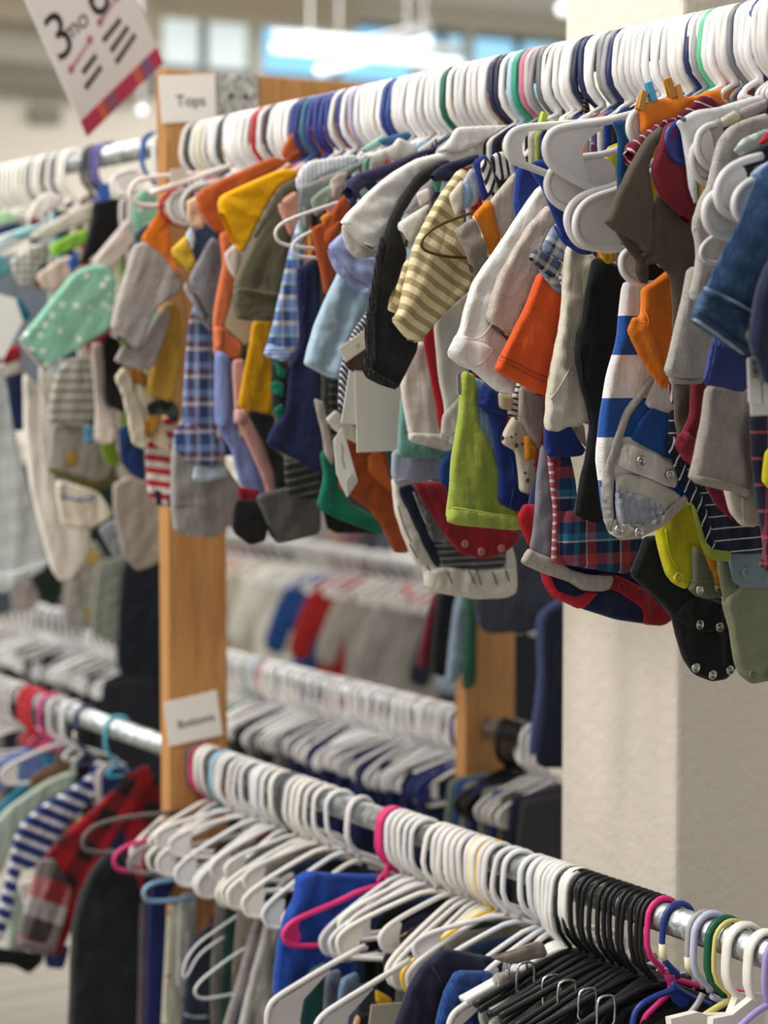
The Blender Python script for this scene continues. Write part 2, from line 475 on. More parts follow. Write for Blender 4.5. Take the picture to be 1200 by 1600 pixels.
def drape(v, base, off, lift, clampback):
    """lay a thin overlay on the surface already built"""
    x = np.empty(len(v))
    for i in range(0, len(v), 400):
        q = v[i:i + 400]
        d = (q[:, None, 1] - base[None, :, 1]) ** 2 + (q[:, None, 2] - base[None, :, 2]) ** 2
        k = np.argpartition(d, 3, axis=1)[:, :3]
        dd = np.take_along_axis(d, k, 1); wgt = 1 / (dd + 1e-7)
        bx = (base[k, 0] * wgt).sum(1) / wgt.sum(1)
        m = np.clip(1 - (np.sqrt(dd.min(1)) - .007) / .02, 0, 1)
        fl = np.maximum(off, 0)
        x[i:i + 400] = bx * m + (1 - m) * (np.minimum(bx, fl)) + lift + np.where(q[:, 0] < 0, q[:, 0] * .3, q[:, 0])
    out = v.copy(); out[:, 0] = x
    return out
def surf_pt(px, py, X, org, front, lift=.0006, guess=.006):
    x = guess
    for _ in range(3):
        y, z = on_x(px, py, X + x); y -= org[1]; z -= org[2]
        d = (front[:, 1] - y) ** 2 + (front[:, 2] - z) ** 2
        k = np.argsort(d)[:3]; w = 1 / (d[k] + 1e-7); x = float((front[k, 0] * w).sum() / w.sum())
    y, z = on_x(px, py, X + x + lift)
    return np.array([x + lift, y - org[1], z - org[2]])
def dome_vf(p, r, prof, n=14):
    """revolve (radius, height) profile about +x at p"""
    vs, fs = [], []
    for rr, hh in prof:
        for k in range(n):
            a = 2 * PI * k / n; vs.append((p[0] + hh * r, p[1] + rr * r * math.cos(a), p[2] + rr * r * math.sin(a)))
    for i in range(len(prof) - 1):
        for k in range(n):
            fs.append((i * n + k, i * n + (k + 1) % n, (i + 1) * n + (k + 1) % n, (i + 1) * n + k))
    fs.append(tuple(range(n))[::-1]); fs.append(tuple(range((len(prof) - 1) * n, len(prof) * n)))
    return vs, fs
SNAP = [(1.0, -.15), (1.0, .2), (.92, .34), (.76, .36), (.66, .02), (.34, .02), (.3, .26), (.2, .32), (.02, .32)]
BUT = [(1.0, -.1), (1.0, .22), (.9, .32), (.72, .3), (.66, .2), (.2, .2), (.02, .2)]
def G(name, cat, label, h, mat, parts, torso=True, tb=None, rail='U', group=None, tw=1.0, ts=0.0):
    """a garment hanging in the plane across the rail at the hook seen at pixel h"""
    if name.endswith('_top'): name = name[:-4] + '_blouse'
    X = hook_x(h, rail); y, z = RAILS[rail]; org = (X, y, z)
    root = thing(name, org, label, cat, group)
    k = scale_at(X, y, z); w = k * RS
    hx, hy = proj(org)
    front = None; last = None; pile = []
    if torso:
        ny = hy + .062 * k
        if tb is None:
            ys = [p[1] for q in parts if q[0] == 'c' for p in parse(q[2])[0]]
            xs = [min(ys)] if ys else [ny]
            tb = xs[0] + .045 * k if xs[0] > ny + .1 * k else ny + .2 * k
        def tp(a, b): return '%.1f,%.1f' % (hx + (a + ts) * w * tw, b)
        s = ' '.join([tp(-.02, ny), tp(-.05, ny + .018 * k), tp(-.05, ny + .05 * k), tp(-.034, ny + .09 * k), tp(-.03, tb), tp(.09, tb), tp(.1, ny + .05 * k), tp(.075, ny + .02 * k), tp(.022, ny), tp(0, ny + .01 * k)])
        last, front = cloth('body', s, mat, root, X, org, T=7, amp=1.4, res=1.5)
    for q in parts:
        kd, nm = q[0], q[1]; o = dict(q[3]) if len(q) > 3 else {}
        m = o.pop('mat', mat); sub = o.pop('sub', None)
        par = last if sub else root
        if kd == 'c':
            if o.get('off', 0) > 0 and pile: o.setdefault('base', np.concatenate(pile)); o.setdefault('lift', .0006 * len(pile))
            ob, front = cloth(nm, q[2], m, root, X, org, par=par, **o)
            if o.get('off', 0) >= 0: pile.append(front[::2] if len(front) > 700 else front)
            if not sub: last = ob
        elif kd == 'l':
            pts, _ = parse(q[2]); pts = [np.array(p) for p in smooth_path(pts, 2)]
            den = []
            for i in range(len(pts) - 1):
                n = max(1, int(np.linalg.norm(pts[i + 1] - pts[i]) / 5))
                for j in range(n): den.append(pts[i] + (pts[i + 1] - pts[i]) * j / n)
            den.append(pts[-1])
            path = [surf_pt(p[0], p[1], X, org, front, lift=o.get('lift', .0004)) for p in den]
            tube(nm, path, o.get('r', .6) / 1000, m, last, n=5)
        elif kd == 't':
            off = o.get('off', 0) / 1000
            pts, _ = parse(q[2]); cl = o.get('closed', False)
            pts = smooth_path([np.array(p) for p in pts], 3, cl)
            path = []
            for p in pts:
                a, b = on_x(p[0], p[1], X + off); path.append((off, a - y, b - z))
            tube(nm, path, o.get('r', 3.2) / 1000, m, par, n=8, closed=cl)
        elif kd == 'p':
            off = o.get('off', 0) / 1000
            poly, _ = to_poly(q[2], X + off, org)
            if o.get('round'): poly = smooth_path(poly, 2, True)
            v, f = panel_vf([tuple(p) for p in poly], o.get('t', 1.2) / 1000)
            ob = mesh_obj(nm, [(a + off, b, c) for a, b, c in v], f, m, par, smooth=False); recalc(ob)
            if o.get('keep'): last = ob
        elif kd in ('s', 'b'):
            pts, _ = parse(q[2])
            for p in pts:
                c = surf_pt(p[0], p[1], X, org, front, lift=.0002)
                v, f = dome_vf(c, o.get('r', 5.2) / 1000, SNAP if kd == 's' else BUT)
                ob = mesh_obj(nm, v, f, m, last); recalc(ob)
    return root, org
SNAPM = metal('c9c6c0', .25)
def C(nm, s, **k): return ('c', nm, s, k)
def Ln(nm, s, **k): return ('l', nm, s, k)
def Tb(nm, s, **k): return ('t', nm, s, k)
def Pn(nm, s, **k): return ('p', nm, s, k)
def Sn(s, **k): return ('s', 'snap_button', s, dict({'mat': SNAPM}, **k))
def Bt(s, **k): return ('b', 'button', s, k)
# ---------------------------------------------------------------- the place
cam_d = bpy.data.cameras.new('camera'); cam = bpy.data.objects.new('camera', cam_d); COL.objects.link(cam)
cam_d.sensor_fit = 'VERTICAL'; cam_d.sensor_height = 36.0; cam_d.sensor_width = 27.0; cam_d.lens = FPX * 36.0 / 1600
cam_d.clip_start = .05; cam_d.clip_end = 200
rot = Matrix(((VR[0], VU[0], -VF[0]), (VR[1], VU[1], -VF[1]), (VR[2], VU[2], -VF[2])))
cam.matrix_world = Matrix.Translation(CAM) @ rot.to_4x4()
cam_d.dof.use_dof = True; cam_d.dof.focus_distance = 2.26; cam_d.dof.aperture_fstop = 3.9; cam_d.dof.aperture_blades = 0
SC.camera = cam
SC.view_settings.view_transform = 'Standard'; SC.view_settings.look = 'None'; SC.view_settings.gamma = 1; SC.view_settings.use_curve_mapping = False
SC.view_settings.exposure = 0.1
SC.cycles.use_denoising = True
SC.cycles.max_bounces = 7; SC.cycles.diffuse_bounces = 4; SC.cycles.sample_clamp_indirect = 8
w = bpy.data.worlds.new('daylight'); SC.world = w; w.use_nodes = True
bg = w.node_tree.nodes['Background']; bg.inputs[0].default_value = (1.0, .985, .96, 1); bg.inputs[1].default_value = .5

concrete = wall_mat('polished_concrete', '9b968c', .1, 40)
beige = wall_mat('rough_beige_paint', 'e9dfce', .8, 55)
struct(box('floor', -14, 6, -4, 16, -.1, 0, concrete))
struct(box('ceiling', -14, -2.7, -1, 16, 3.95, 4.05, wall_mat('ceiling_paint', 'ddd6c8')))
# far wall with the clerestory windows
wl = wall_mat('wall_paint', 'e4dfd3')
WX = -13.0
def far_rect(px0, px1, py0, py1): 
    y0, z0 = on_x(px0, py1, WX); y1, z1 = on_x(px1, py0, WX); return y0, y1, z0, z1
wins = [(255, 395, 30, 118), (412, 650, 36, 116), (664, 732, 40, 112), (742, 892, 40, 110)]
wz0 = on_x(560, 128, WX)[1]; wz1 = on_x(560, 30, WX)[1]
wy = [(on_x(a, 100, WX)[0], on_x(b, 100, WX)[0]) for a, b, _, _ in wins]
struct(box('wall_far', WX - .15, WX, -2, 15, 0, wz0, wl))
struct(box('wall_far_upper', WX - .15, WX, -2, 15, wz1, 4.0, wl))
ed = [-2.0] + [v for p in wy for v in p] + [15.0]
for i in range(0, len(ed), 2): struct(box('wall_far_pier', WX - .15, WX, ed[i], ed[i + 1], wz0, wz1, wl))
skyg = [glow('cdd8d8', .85), glow('7fbfe4', 1.05), glow('9fd0e6', 1.0), glow('93cbea', 1.05)]
fr = plast('8f9496', .5)
for i, (a, b) in enumerate(wy):
    wn = struct(box('window_%d' % (i + 1), WX - .12, WX - .1, a, b, wz0, wz1, skyg[i]))
    for nm, v in (('sill', (WX - .1, WX + .02, a, b, wz0 - .03, wz0 + .02)), ('mullion', (WX - .1, WX - .04, (a + b) / 2 - .02, (a + b) / 2 + .02, wz0, wz1)), ('frame', (WX - .1, WX - .04, a, b, wz1 - .04, wz1))):
        box(nm, *v, fr, wn)
# bands and ducts on the far wall
dk = wall_mat('grey_trim', '8d8a80')
for i, (a, b, c, d, x, m) in enumerate([(-40, 250, 112, 132, WX + .25, dk), (-40, 250, -10, 24, WX + .4, wall_mat('tan_trim', 'cfc7b4')), (250, 560, -20, 22, WX + .35, wall_mat('tan_trim', 'cfc7b4'))]):
    y0, z0 = on_x(a, d, x); y1, z1 = on_x(b, c, x)
    struct(box('trim_%d' % (i + 1), x - .12, x, y0, y1, z0, z1, m))
y0, z0 = on_x(55, 190, WX + .1); y1, z1 = on_x(100, 168, WX + .1)
tag(box('wall_vent', WX, WX + .06, y0, y1, z0, z1, dk), 'small dark grey box on the far pale wall below the tilted sale sign', 'vent')
# square pillar behind the rack
PY = YR + .25
px0, _ = on_y(876, 1200, PY); px1, _ = on_y(1057, 1200, PY)
pil = box('pillar', px0, px1, PY, PY + .42, 0, 3.95, beige, bevel=.006); struct(pil)
# pendant tube lights and small round lamps
lampw = glow('f4fbff', 1.5); lampb = plast('d8dadb', .5)
def tube_lamp(p0, p1, dist, label):
    a, b = at_depth(*p0, dist), at_depth(*p1, dist); b[2] = a[2] + (b[2] - a[2])
    c = (a + b) / 2
    t = thing('tube_light', c, label, 'light', None)
    tube('glass_tube', [a - c, b - c], .022, lampw, t, 10)
    mid = [a * .8 + b * .2, a * .2 + b * .8]
    for q in mid:
        v, f = box_vf(-.004, .004, -.004, .004, 0, 3.95 - q[2]); mesh_obj('hanging_wire', v, f, lampb, t, False, loc=tuple(q - c))
    d = (b - a); hd = [a - c + np.array([0, 0, .07]), b - c + np.array([0, 0, .07])]
    tube('housing', hd, .025, lampb, t, 6)
tube_lamp((425, 74), (722, 100), 11.5, 'long white ceiling tube light sloping down to the right before the blue windows')
tube_lamp((495, 112), (672, 62), 10.5, 'white ceiling tube light tilted up to the right before the blue windows')
for px, py, dist, lb in ((880, 14, 11, 'round white ceiling lamp glowing beside the top of the pillar'), (222, 172, 10, 'small round white lamp glowing just left of the tall wooden post')):
    c = at_depth(px, py, dist)
    t = thing('round_lamp', c, lb, 'light')
    v, f = dome_vf((0, 0, 0), .032 if px > 500 else .018, [(1, -.3), (1, .3), (.8, .7), (.4, .95), (.02, 1.0)], 16)
    mesh_obj('globe', v, f, lampw, t)
    v, f = box_vf(-.01, .01, -.01, .01, .04, 3.95 - c[2]); mesh_obj('stem', v, f, lampb, t, False)
def area(name, loc, sx, sy, e, col=(1, .97, .93), tgt=None):
    l = bpy.data.lights.new(name, 'AREA'); l.shape = 'RECTANGLE'; l.size = sx; l.size_y = sy; l.energy = e; l.color = col
    o = bpy.data.objects.new(name, l); o.location = loc; COL.objects.link(o)
    if tgt is not None:
        o.rotation_euler = (Vector(tgt) - Vector(loc)).to_track_quat('-Z', 'Y').to_euler()
    return o
for i, (x, y, e) in enumerate([(-3.6, .1, 52), (-2.0, -.3, 62),  (-5.2, 2.9, 95), (-9.5, 4.5, 120), (-7.0, 6.2, 100), (-11, 7.5, 120)]):
    area('ceiling_light', (x, y, 3.7), .3, 2.4, e)
area('added_aisle_fill', (-3.0, -2.6, 3.0), 3.2, .5, 75, tgt=(-2.4, 1.5, 1.2))  # added fill lamp, no fixture, brightens the pillar front and near garment sides
# ---------------------------------------------------------------- the rack frame
gal = metal('b0b4b6', .38, True)
PX = hook_x(298); PT = .016
pz = on_x(290, 110, PX + PT)[1]
WD = wood()
def post(label, yc, w, x=PX, top=pz, z0=0):
    o = box('wooden_post', -PT, PT, -w / 2, w / 2, 0, top - z0, WD, bevel=.002, loc=(x, yc, z0))
    return tag(o, label, 'post')
PW = .098
post('tall pine post between the two halves of the front clothes rack, bearing two paper signs', YR, PW)
post('short pine post of the rear rack standing behind the front garments', YB, PW)
bz = on_x(480, 126, PX)[1]
o = box('wooden_crossbeam', -PT + .002, PT - .002, YR + PW / 2 + .001, YB - PW / 2 - .001, bz - .1, bz, WD, bevel=.002, loc=(PX, 0, 0))
tag(o, 'pine crossbeam running back from the top of the tall post behind the hangers', 'beam')
y0, z0 = on_x(338, 205, PX + PT); y1, z1 = on_x(402, 118, PX + PT)
pl = thing('metal_bracket', (PX + PT + .001, y0, z0), 'galvanised metal plate screwed across the post and crossbeam joint', 'bracket')
box('plate', 0, .002, 0, y1 - y0, 0, z1 - z0, gal, pl)
for fy, fz in ((.35, .62), (.7, .62), (.35, .25), (.7, .3)):
    v, f = dome_vf((.002, fy * (y1 - y0), fz * (z1 - z0)), .005, [(1, 0), (.8, .4), (.02, .5)], 10); mesh_obj('screw', v, f, plast('4a4a48', .5), pl)
RR = .0165
def rail(key, x0, x1, label):
    y, z = RAILS[key]
    o = tube('clothes_rail', [(0, 0, 0), (x1 - x0, 0, 0)], RR, gal, n=24, loc=(x0, y, z)); tag(o, label, 'rail')
rail('U', PX + PT + .001, -1.0, 'galvanised pipe rail packed with baby tops right of the tall post')
rail('U', hook_x(-160), PX - PT - .001, 'galvanised pipe rail of baby tops left of the tall post')
rail('L', PX + PT + .001, -1.0, 'lower galvanised pipe rail of trouser hangers right of the tall post')
rail('L', hook_x(-160, 'L'), PX - PT - .001, 'lower galvanised pipe rail left of the tall post with red hangers')
rail('BU', -6.6, PX - PT - .001, 'rear upper pipe rail mostly hidden behind the front garments')
rail('BL', -6.6, PX - PT - .001, 'rear lower pipe rail crowded with white hangers behind the front rack')
rail('BL', PX + PT + .001, px0 - .02, 'short rear lower pipe rail between the short post and the pillar')
# signs on the post
def text_mesh(name, s, size, mat, parent, loc, rot, ext=.0003, align='CENTER'):
    c = bpy.data.curves.new(name, 'FONT'); c.body = s; c.size = size; c.extrude = ext; c.align_x = align; c.align_y = 'CENTER'
    o = bpy.data.objects.new(name, c); COL.objects.link(o)
    bpy.context.view_layer.update()
    me = bpy.data.meshes.new_from_object(o.evaluated_get(bpy.context.evaluated_depsgraph_get()))
    bpy.data.objects.remove(o); bpy.data.curves.remove(c)
    me.materials.clear(); me.materials.append(mat)
    n = bpy.data.objects.new(name, me); n.location = loc; n.rotation_euler = rot; return link(n, parent)
ink = plast('3a3938', .7)
FACE = (PI / 2, 0, PI / 2)
def sign(corners, word, label, size, off=.0015):
    x = PX + PT + off
    c = [on_x(px, py, x) for px, py in corners]
    cy = sum(p[0] for p in c) / 4; cz = sum(p[1] for p in c) / 4
    t = thing('paper_sign', (x, cy, cz), label, 'sign')
    v, f = panel_vf([(p[0] - cy, p[1] - cz) for p in c], .0016); o = mesh_obj('card', v, f, paper('efebe6'), t, False); recalc(o)
    ang = math.atan2(c[1][1] - c[0][1], c[1][0] - c[0][0])
    o = text_mesh('lettering', word, size, ink, t, (.0012, .004, 0), (0, 0, 0))
    o.matrix_local = Matrix.Translation((.0012, .004, -.004)) @ Matrix.Rotation(ang, 4, 'X') @ Matrix(((0, 0, 1, 0), (1, 0, 0, 0), (0, 1, 0, 0), (0, 0, 0, 1)))
sign([(248, 118), (336, 115), (338, 188), (253, 193)], 'Tops', 'white paper card reading Tops at the head of the tall wooden post', .024)
sign([(256, 1098), (338, 1078), (348, 1148), (265, 1166)], 'Bottoms', 'tilted white paper card reading Bottoms low on the tall wooden post', .018)
# hanging sale sign, turned on its string
SZ = 3.35
a0 = at_depth(135, 214, SZ); e1 = VR * 108 + VU * 140 + VF * 111; e2 = VR * -73 + VU * 185 - VF * 162
sc_ = SZ / FPX
e1 = e1 * sc_; e2 = e2 * sc_
L1, L2 = np.linalg.norm(e1), np.linalg.norm(e2); u1, u2 = e1 / L1, e2 / L2
nn = np.cross(u1, u2); u2 = np.cross(nn / np.linalg.norm(nn), u1); nn = np.cross(u1, u2)
if nn @ VF > 0: nn = -nn
LH = L2 * 1.25
ss = thing('sale_sign', tuple(a0), 'tilted white hanging sale sign with a pink lower stripe, left of the tall post', 'sign')
Ms = Matrix(((u1[0], u2[0], nn[0], 0), (u1[1], u2[1], nn[1], 0), (u1[2], u2[2], nn[2], 0), (0, 0, 0, 1)))
ss.matrix_world = Matrix.Translation(tuple(a0)) @ Ms
box('board', 0, L1, 0, LH, -.0015, .0015, paper('f3eff0'), ss)
pk = paper('c63a60'); zt = .0016
box('stripe', 0, L1, 0, L1 * .14, zt, zt + .0006, pk, ss)
for f0, f1, c in ((.2, .28, 'd9705c'), (.3, .42, '9b5f7d'), (.66, .74, 'd9705c'), (.76, .88, '93608a')): box('stripe_block', L1 * f0, L1 * f1, 0, L1 * .14, zt + .0006, zt + .001, paper(c), ss)
gk = plast('55524f', .7); pg = paper('c9a3ab')
def on_sign(px, py):
    d = ray(px, py); t = ((a0 - CAM) @ nn) / (d @ nn); p = CAM + d * t - a0
    return p @ u1, p @ u2
def seg(nm, p, q, wd, m):
    wd *= 1.25; a, b = on_sign(*p), on_sign(*q)
    v, f = tube_vf([(a[0], a[1], zt), (b[0], b[1], zt)], wd, 6); 
    mesh_obj(nm, [(x, y, zt + (z - zt) * .1) for x, y, z in v], f, m, ss)
for p, q in (((160, 64), (187, 30)), ((172, 80), (199, 42)), ((180, 98), (210, 54)), ((128, 114), (149, 86)), ((132, 138), (157, 104))): seg('text_line', p, q, .004, gk)
for p, q in (((110, 108), (139, 62)), ((155, 34), (182, -6))):
    seg('arrow_line', p, q, .003, pg); 
    for e in (p, q):
        a = on_sign(*e); v, f = dome_vf((0, 0, 0), .007, [(1, 0), (.8, .1), (.02, .12)], 12); mesh_obj('dot', [(a[0] + y, a[1] + z, zt + x) for x, y, z in v], f, paper('b9707f'), ss)
def word(s, px, py, size):
    size *= 1.08
    a = on_sign(px, py); text_mesh('numeral', s, size, plast('2c2a2b', .7), ss, (a[0], a[1], zt), (0, 0, 0))
word('3', 93, 58, .095); word('mo', 117, 40, .04); word('6', 150, -8, .095)
tp = a0 + u1 * L1 * .02 + u2 * LH * .99; loc_ = np.array([L1 * .02, LH * .99, 0]); up_ = np.array([u1[2], u2[2], nn[2]]) * (3.95 - tp[2])
tube('string', [loc_, loc_ + up_], .0012, plast('c9c9c9'), ss, 5)
# ================================================================ upper rail, right of the post (far to near)
J = ' baby '
def P(*a, **k): return fab('p', *a, **k)
def H(*a, **k): return fab('h', *a, **k)
def S(seq, **k): return fab('s', tuple(seq), **k)
def K(a, b, **k): return fab('k', tuple(a), tuple(b), **k)
GU = 'baby tops on the upper rail right of the tall post'
def UH(h): return h + 46 + max(0, h - 300) * .045
def U(name, cat, label, h, mat, parts, **k): return G(name, cat, label, UH(h), mat, parts, group=k.pop('group', GU), **k)
U('striped_shirt', 'shirt', 'baby shirt with a red and white striped hem hanging against the tall post', 306, S([('c8313c', 9), ('e9e2dd', 9)]), [
  C('lower_body', '226,690 268,640 275,700 274,760 268,792* 244,786 230,770', ang=-8), C('hem', '236,764 268,768 272,792* 244,790', mat=P('262a44'), T=13)])
U('mustard_sweater', 'sweater', 'mustard ribbed baby sweater sleeve hanging before the tall post', 318, P('c99c3c', rib=.5, pitch=5), [
  C('sleeve', '262,470 281,480 284,560 268,632* 228,612 240,560 250,500', T=18)])
U('cream_cardigan', 'cardigan', 'cream knitted baby cardigan with tan trim beside the mustard sweater', 312, P('d6cbb2', rib=.6, pitch=6), [
  C('sleeve', '178,590 192,572 205,585 210,610 224,640 232,705* 206,694 198,650 190,615', T=18), C('front_panel', '208,575 236,580 250,640 266,700 268,716 236,690 226,640', mat=P('d8c9a8')), C('trim', '202,572 226,578 232,606 208,596', mat=P('9b6a33'), off=6), C('trim', '222,668 240,640 252,655 236,690', mat=P('a8762f'), off=6)])
U('camouflage_top', 'top', 'dark green camouflage baby top peeking below the mustard sleeve', 315, fab('d', '4d5c54', '232c2c', 22, size=.5), [C('lower_body', '228,632 262,618 282,640 276,664 258,648 232,650')])
U('navy_top', 'top', 'round navy hem of a baby top left of the red striped hem', 303, P('1f3768'), [C('lower_body', '184,668 200,664 224,694 228,752* 205,742 188,720', T=16)])
U('grey_tee', 'tee', 'grey baby tee with a folded double sleeve and orange shoulder', 330, H('b4aca6', '99918b'), [
  C('sleeve', '208,384 226,376 256,398 285,425 280,455 262,470 240,486 214,553* 172,513 178,485 192,440', T=30, ang=-28), C('under_sleeve', '190,540 214,545 240,500 262,470 266,500 238,582* 176,566', off=-9, T=16, ang=-10),
  C('shoulder', '220,374 248,330 262,344 272,380 280,440 256,400 232,384', mat=P('e0771f'), off=5, T=14)], tb=520)
U('dark_slate_top', 'top', 'dark slate sleeve tip left of the orange shoulder', 322, P('42505c'), [C('sleeve', '208,366 232,348 234,370 222,386 212,382')], tb=480)
U('grey_joggers', 'trousers', 'grey marl baby sweatpants hanging lowest against the tall post', 386, H('a19c96', '86817b'), [
  C('leg', '284,650 330,700 372,755 374,765 364,812 338,841* 272,834 267,789 269,698', T=26, lam=60, amp=4), Ln('seam', '268,789 300,786 366,806', r=.9)], tb=720)
U('yellow_tee', 'tee', 'yellow baby tee sleeve next to a dark blue yoke', 396, P('e2b93a'), [
  C('sleeve', '264,392 294,364 308,402 294,428* ', T=16), C('yoke', '288,366 322,346 336,360 342,378 316,404 306,410', mat=P('3d4a63'), off=3), C('trim', '290,368 300,352 306,380 300,392', mat=P('b9c6cf'), off=5, T=8)], tb=470)
U('plaid_shirt', 'shirt', 'blue and brown plaid baby shirt with rounded tails by the post', 404, K([('35486f', 14), ('8fa6cf', 6), ('5d4750', 9), ('aebede', 7)], [('3a4d7c', 15), ('d9cfd2', 5), ('6a4248', 8), ('89a3d6', 9)]), [
  C('front_panel', '296,480 342,470 340,560 338,680 344,720 334,728 300,722 282,690 286,620', T=14), C('shirt_tail', '276,665 300,660 352,690 357,712 330,730 296,722 272,700', off=6, T=16), C('hem', '304,728 352,728 356,744 320,754 300,750', mat=P('b3c3cc'), T=10)], tb=520)
U('slate_grey_tee', 'tee', 'slate grey marl baby tee sleeve beside the rust shirt', 412, H('8a8c92', '74767d'), [
  C('sleeve', '308,410 330,370 342,376 348,412 342,450 340,490 332,512* 294,440', T=20, ang=-12), C('binding', '292,438 298,456 312,486 334,512 330,520 308,494 288,452', off=3, T=8, mat=H('9a9ca3', '8a8c92'))], tb=500)
U('rust_shirt', 'shirt', 'rust orange collared baby shirt left of the yellow sleeve', 430, P('bb5c28', rough=.8), [
  C('sleeve', '306,306 318,293 390,260 428,244 452,252 440,262 400,282 374,300 340,312 350,340 356,366* 338,364 322,346 310,326', T=18), C('collar', '440,238 458,206 500,200 515,206 517,240 480,252 450,256', off=5, T=16), Ln('seam', '336,310 344,340 352,366', r=.7), Ln('seam', '452,244 486,232 516,222', r=.8)], tb=360)
U('salmon_shirt', 'shirt', 'salmon orange baby shirt with a beige card tag below the rust shirt', 438, P('dd7a4b'), [
  C('sleeve', '342,366 354,360 362,380 352,396 368,436 364,460 352,500 344,542 334,560 332,500 340,450 348,410', T=16), C('cuff', '334,512 346,510 376,532 382,540 376,566* 340,546', T=16, off=6),
  Pn('price_tag', '352,512 368,462 386,470 396,520 384,540', mat=paper('c9b797'), off=4)], tb=500)
U('lavender_romper', 'romper', 'lavender blue long baby romper leg between grey and pink garments', 444, P('7f8bbc'), [
  C('leg', '336,544 360,558 362,640 372,680 392,700 414,748 412,775* 374,757 362,705 338,670', T=18), C('sleeve', '338,546 358,556 360,662* 338,668', off=8, T=12)])
U('pink_leggings', 'leggings', 'dusty pink baby leggings leg curving beside the lavender romper', 452, P('cc9a93'), [
  C('leg', '362,563 382,560 384,640 392,650 412,694 428,741 431,770 445,778* 421,785 407,741 384,690 367,655', T=14), C('cuff', '367,640 384,640 388,654 368,664', off=5, mat=P('e2b6b0'))])
U('white_tee', 'tee', 'white baby tee sleeve tip caught under the yellow sleeve', 448, P('e6d9d2'), [C('sleeve', '350,396 368,380 376,400 374,420 368,438 356,420', T=12)], tb=430)
U('mustard_tee', 'tee', 'bright yellow baby tee with a wide short sleeve', 462, P('f0ae12', sat=1.05), [
  C('sleeve', '335,310* 376,402 400,352 420,314 436,290 464,280 460,264 440,264 400,280', T=22, ang=60, flare=.4), C('lower_body', '395,500 426,500 426,640 422,652* 370,638 380,585 388,545', T=14, mat=P('d89b10'))], tb=540)
U('black_top', 'top', 'black baby top lower body between the pink leggings and striped hem', 470, P('1d1e20'), [C('lower_body', '390,640 432,650 418,694 444,712 450,776 431,772 428,741 412,694 388,650')])
U('dark_grey_joggers', 'trousers', 'dark grey baby joggers leg hanging lowest left of the rust bodysuit', 480, H('5e5c5a', '4a4846'), [C('leg', '398,774 450,760 500,772 500,834 470,842 431,850* 415,812', T=22)])
U('red_top', 'top', 'dark red hem showing between two grey trouser legs', 468, P('8e1f26'), [C('lower_body', '370,760 404,764 404,792 376,798')])
U('black_joggers', 'trousers', 'black baby joggers hanging between the two grey pairs', 474, P('1a1b1a'), [C('leg', '368,780 404,782 420,815 415,845 390,852 362,830')])
U('olive_sweatshirt', 'sweatshirt', 'olive green baby sweatshirt with a long ribbed cuff', 486, P('66604a', rough=.95), [
  C('sleeve', '462,282 472,284 470,330 460,360 452,380 446,412 436,460 432,470 364,454 368,436 380,408 398,370 416,340 434,312', T=26, ang=-14), C('cuff', '364,448 434,458 436,472 428,503* 370,500 362,470', T=28, off=1, ang=-4), C('shoulder', '436,292 462,278 468,290 450,300 420,342 400,372 396,368', off=5, T=8, mat=H('6e6b5f', '4e4a3c')), Ln('seam', '365,450 400,456 436,458', r=.8)], tb=470)
U('pink_tee', 'tee', 'salmon pink baby tee sleeve between olive sweatshirt and white hangers', 496, P('d79b84'), [C('sleeve', '433,322* 444,310 462,298 468,320 464,356 455,374', T=16)], tb=430)
U('striped_joggers', 'trousers', 'black baby trousers with thin grey stripes at the hem', 492, S([('2a2a28', 9), ('6f6e68', 2)]), [C('leg', '443,714 500,730 500,784 448,776', T=16, ang=10)])
U('plaid_dress', 'dress', 'light blue plaid baby dress with folded sleeve left of the wire hangers', 512, K([('7f9ccf', 8), ('c8d5e6', 4), ('42598f', 10)], [('8fa9dc', 10), ('efe6c9', 6), ('36518f', 12), ('bfe0d8', 5)]), [
  C('sleeve', '452,392 466,342 474,352 474,480 468,540 452,568* 414,552 424,515 438,455', T=18), C('cuff', '418,536 454,548 452,570* 413,556', off=4, T=18, mat=S([('7d97d2', 3), ('c9d6ee', 2)]))], tb=480)
U('navy_dress', 'dress', 'navy blue baby dress hanging straight between plaid and light blue tops', 520, P('23284f'), [
  C('skirt', '462,420 478,412 492,400 500,500 496,600 504,700 500,742 462,718 414,695 424,668 446,645 452,570 468,540', T=16, lam=60, amp=3.5), Ln('strap', '474,480 466,560 448,580', r=1.2), Ln('piping', '478,420 474,540', r=.9)])
U('dinosaur_top', 'top', 'dark baby top with green felt spikes along its edge', 516, P('2f322d'), [C('lower_body', '424,560 452,565 450,640 440,660 424,640'), C('spike', '430,562 448,580 450,592 436,590', mat=P('0e6f55'), off=7, T=6), C('spike', '424,600 434,594 446,600 444,622 430,616', mat=P('0e6f55'), off=7, T=6), C('spike', '428,640 440,630 446,640 440,662', mat=P('0e6f55'), off=7, T=6)])
U('white_striped_shirt', 'shirt', 'white baby shirt with thin blue stripes over a round hanger end', 546, S([('e9e9ea', 5), ('a9b6cf', 1.4)], axis=0), [
  C('shoulder', '462,280 470,262 482,252 520,246 552,240 560,250 548,262 500,276 484,292 476,302 464,296', T=16, ang=0)], tb=400)
U('grey_hoodie', 'hoodie', 'grey marl baby hoodie with white piping behind the wire hangers', 556, H('8d9390', '777d7a'), [
  C('shoulder', '468,292 484,286 527,268 552,256 572,252 556,268 520,292 492,320 484,352 476,380 472,356 466,330', T=16), C('sleeve', '470,320 480,330 478,372 470,384', off=4, T=8), Ln('piping', '466,294 468,330 474,380', r=1.2)], tb=460)
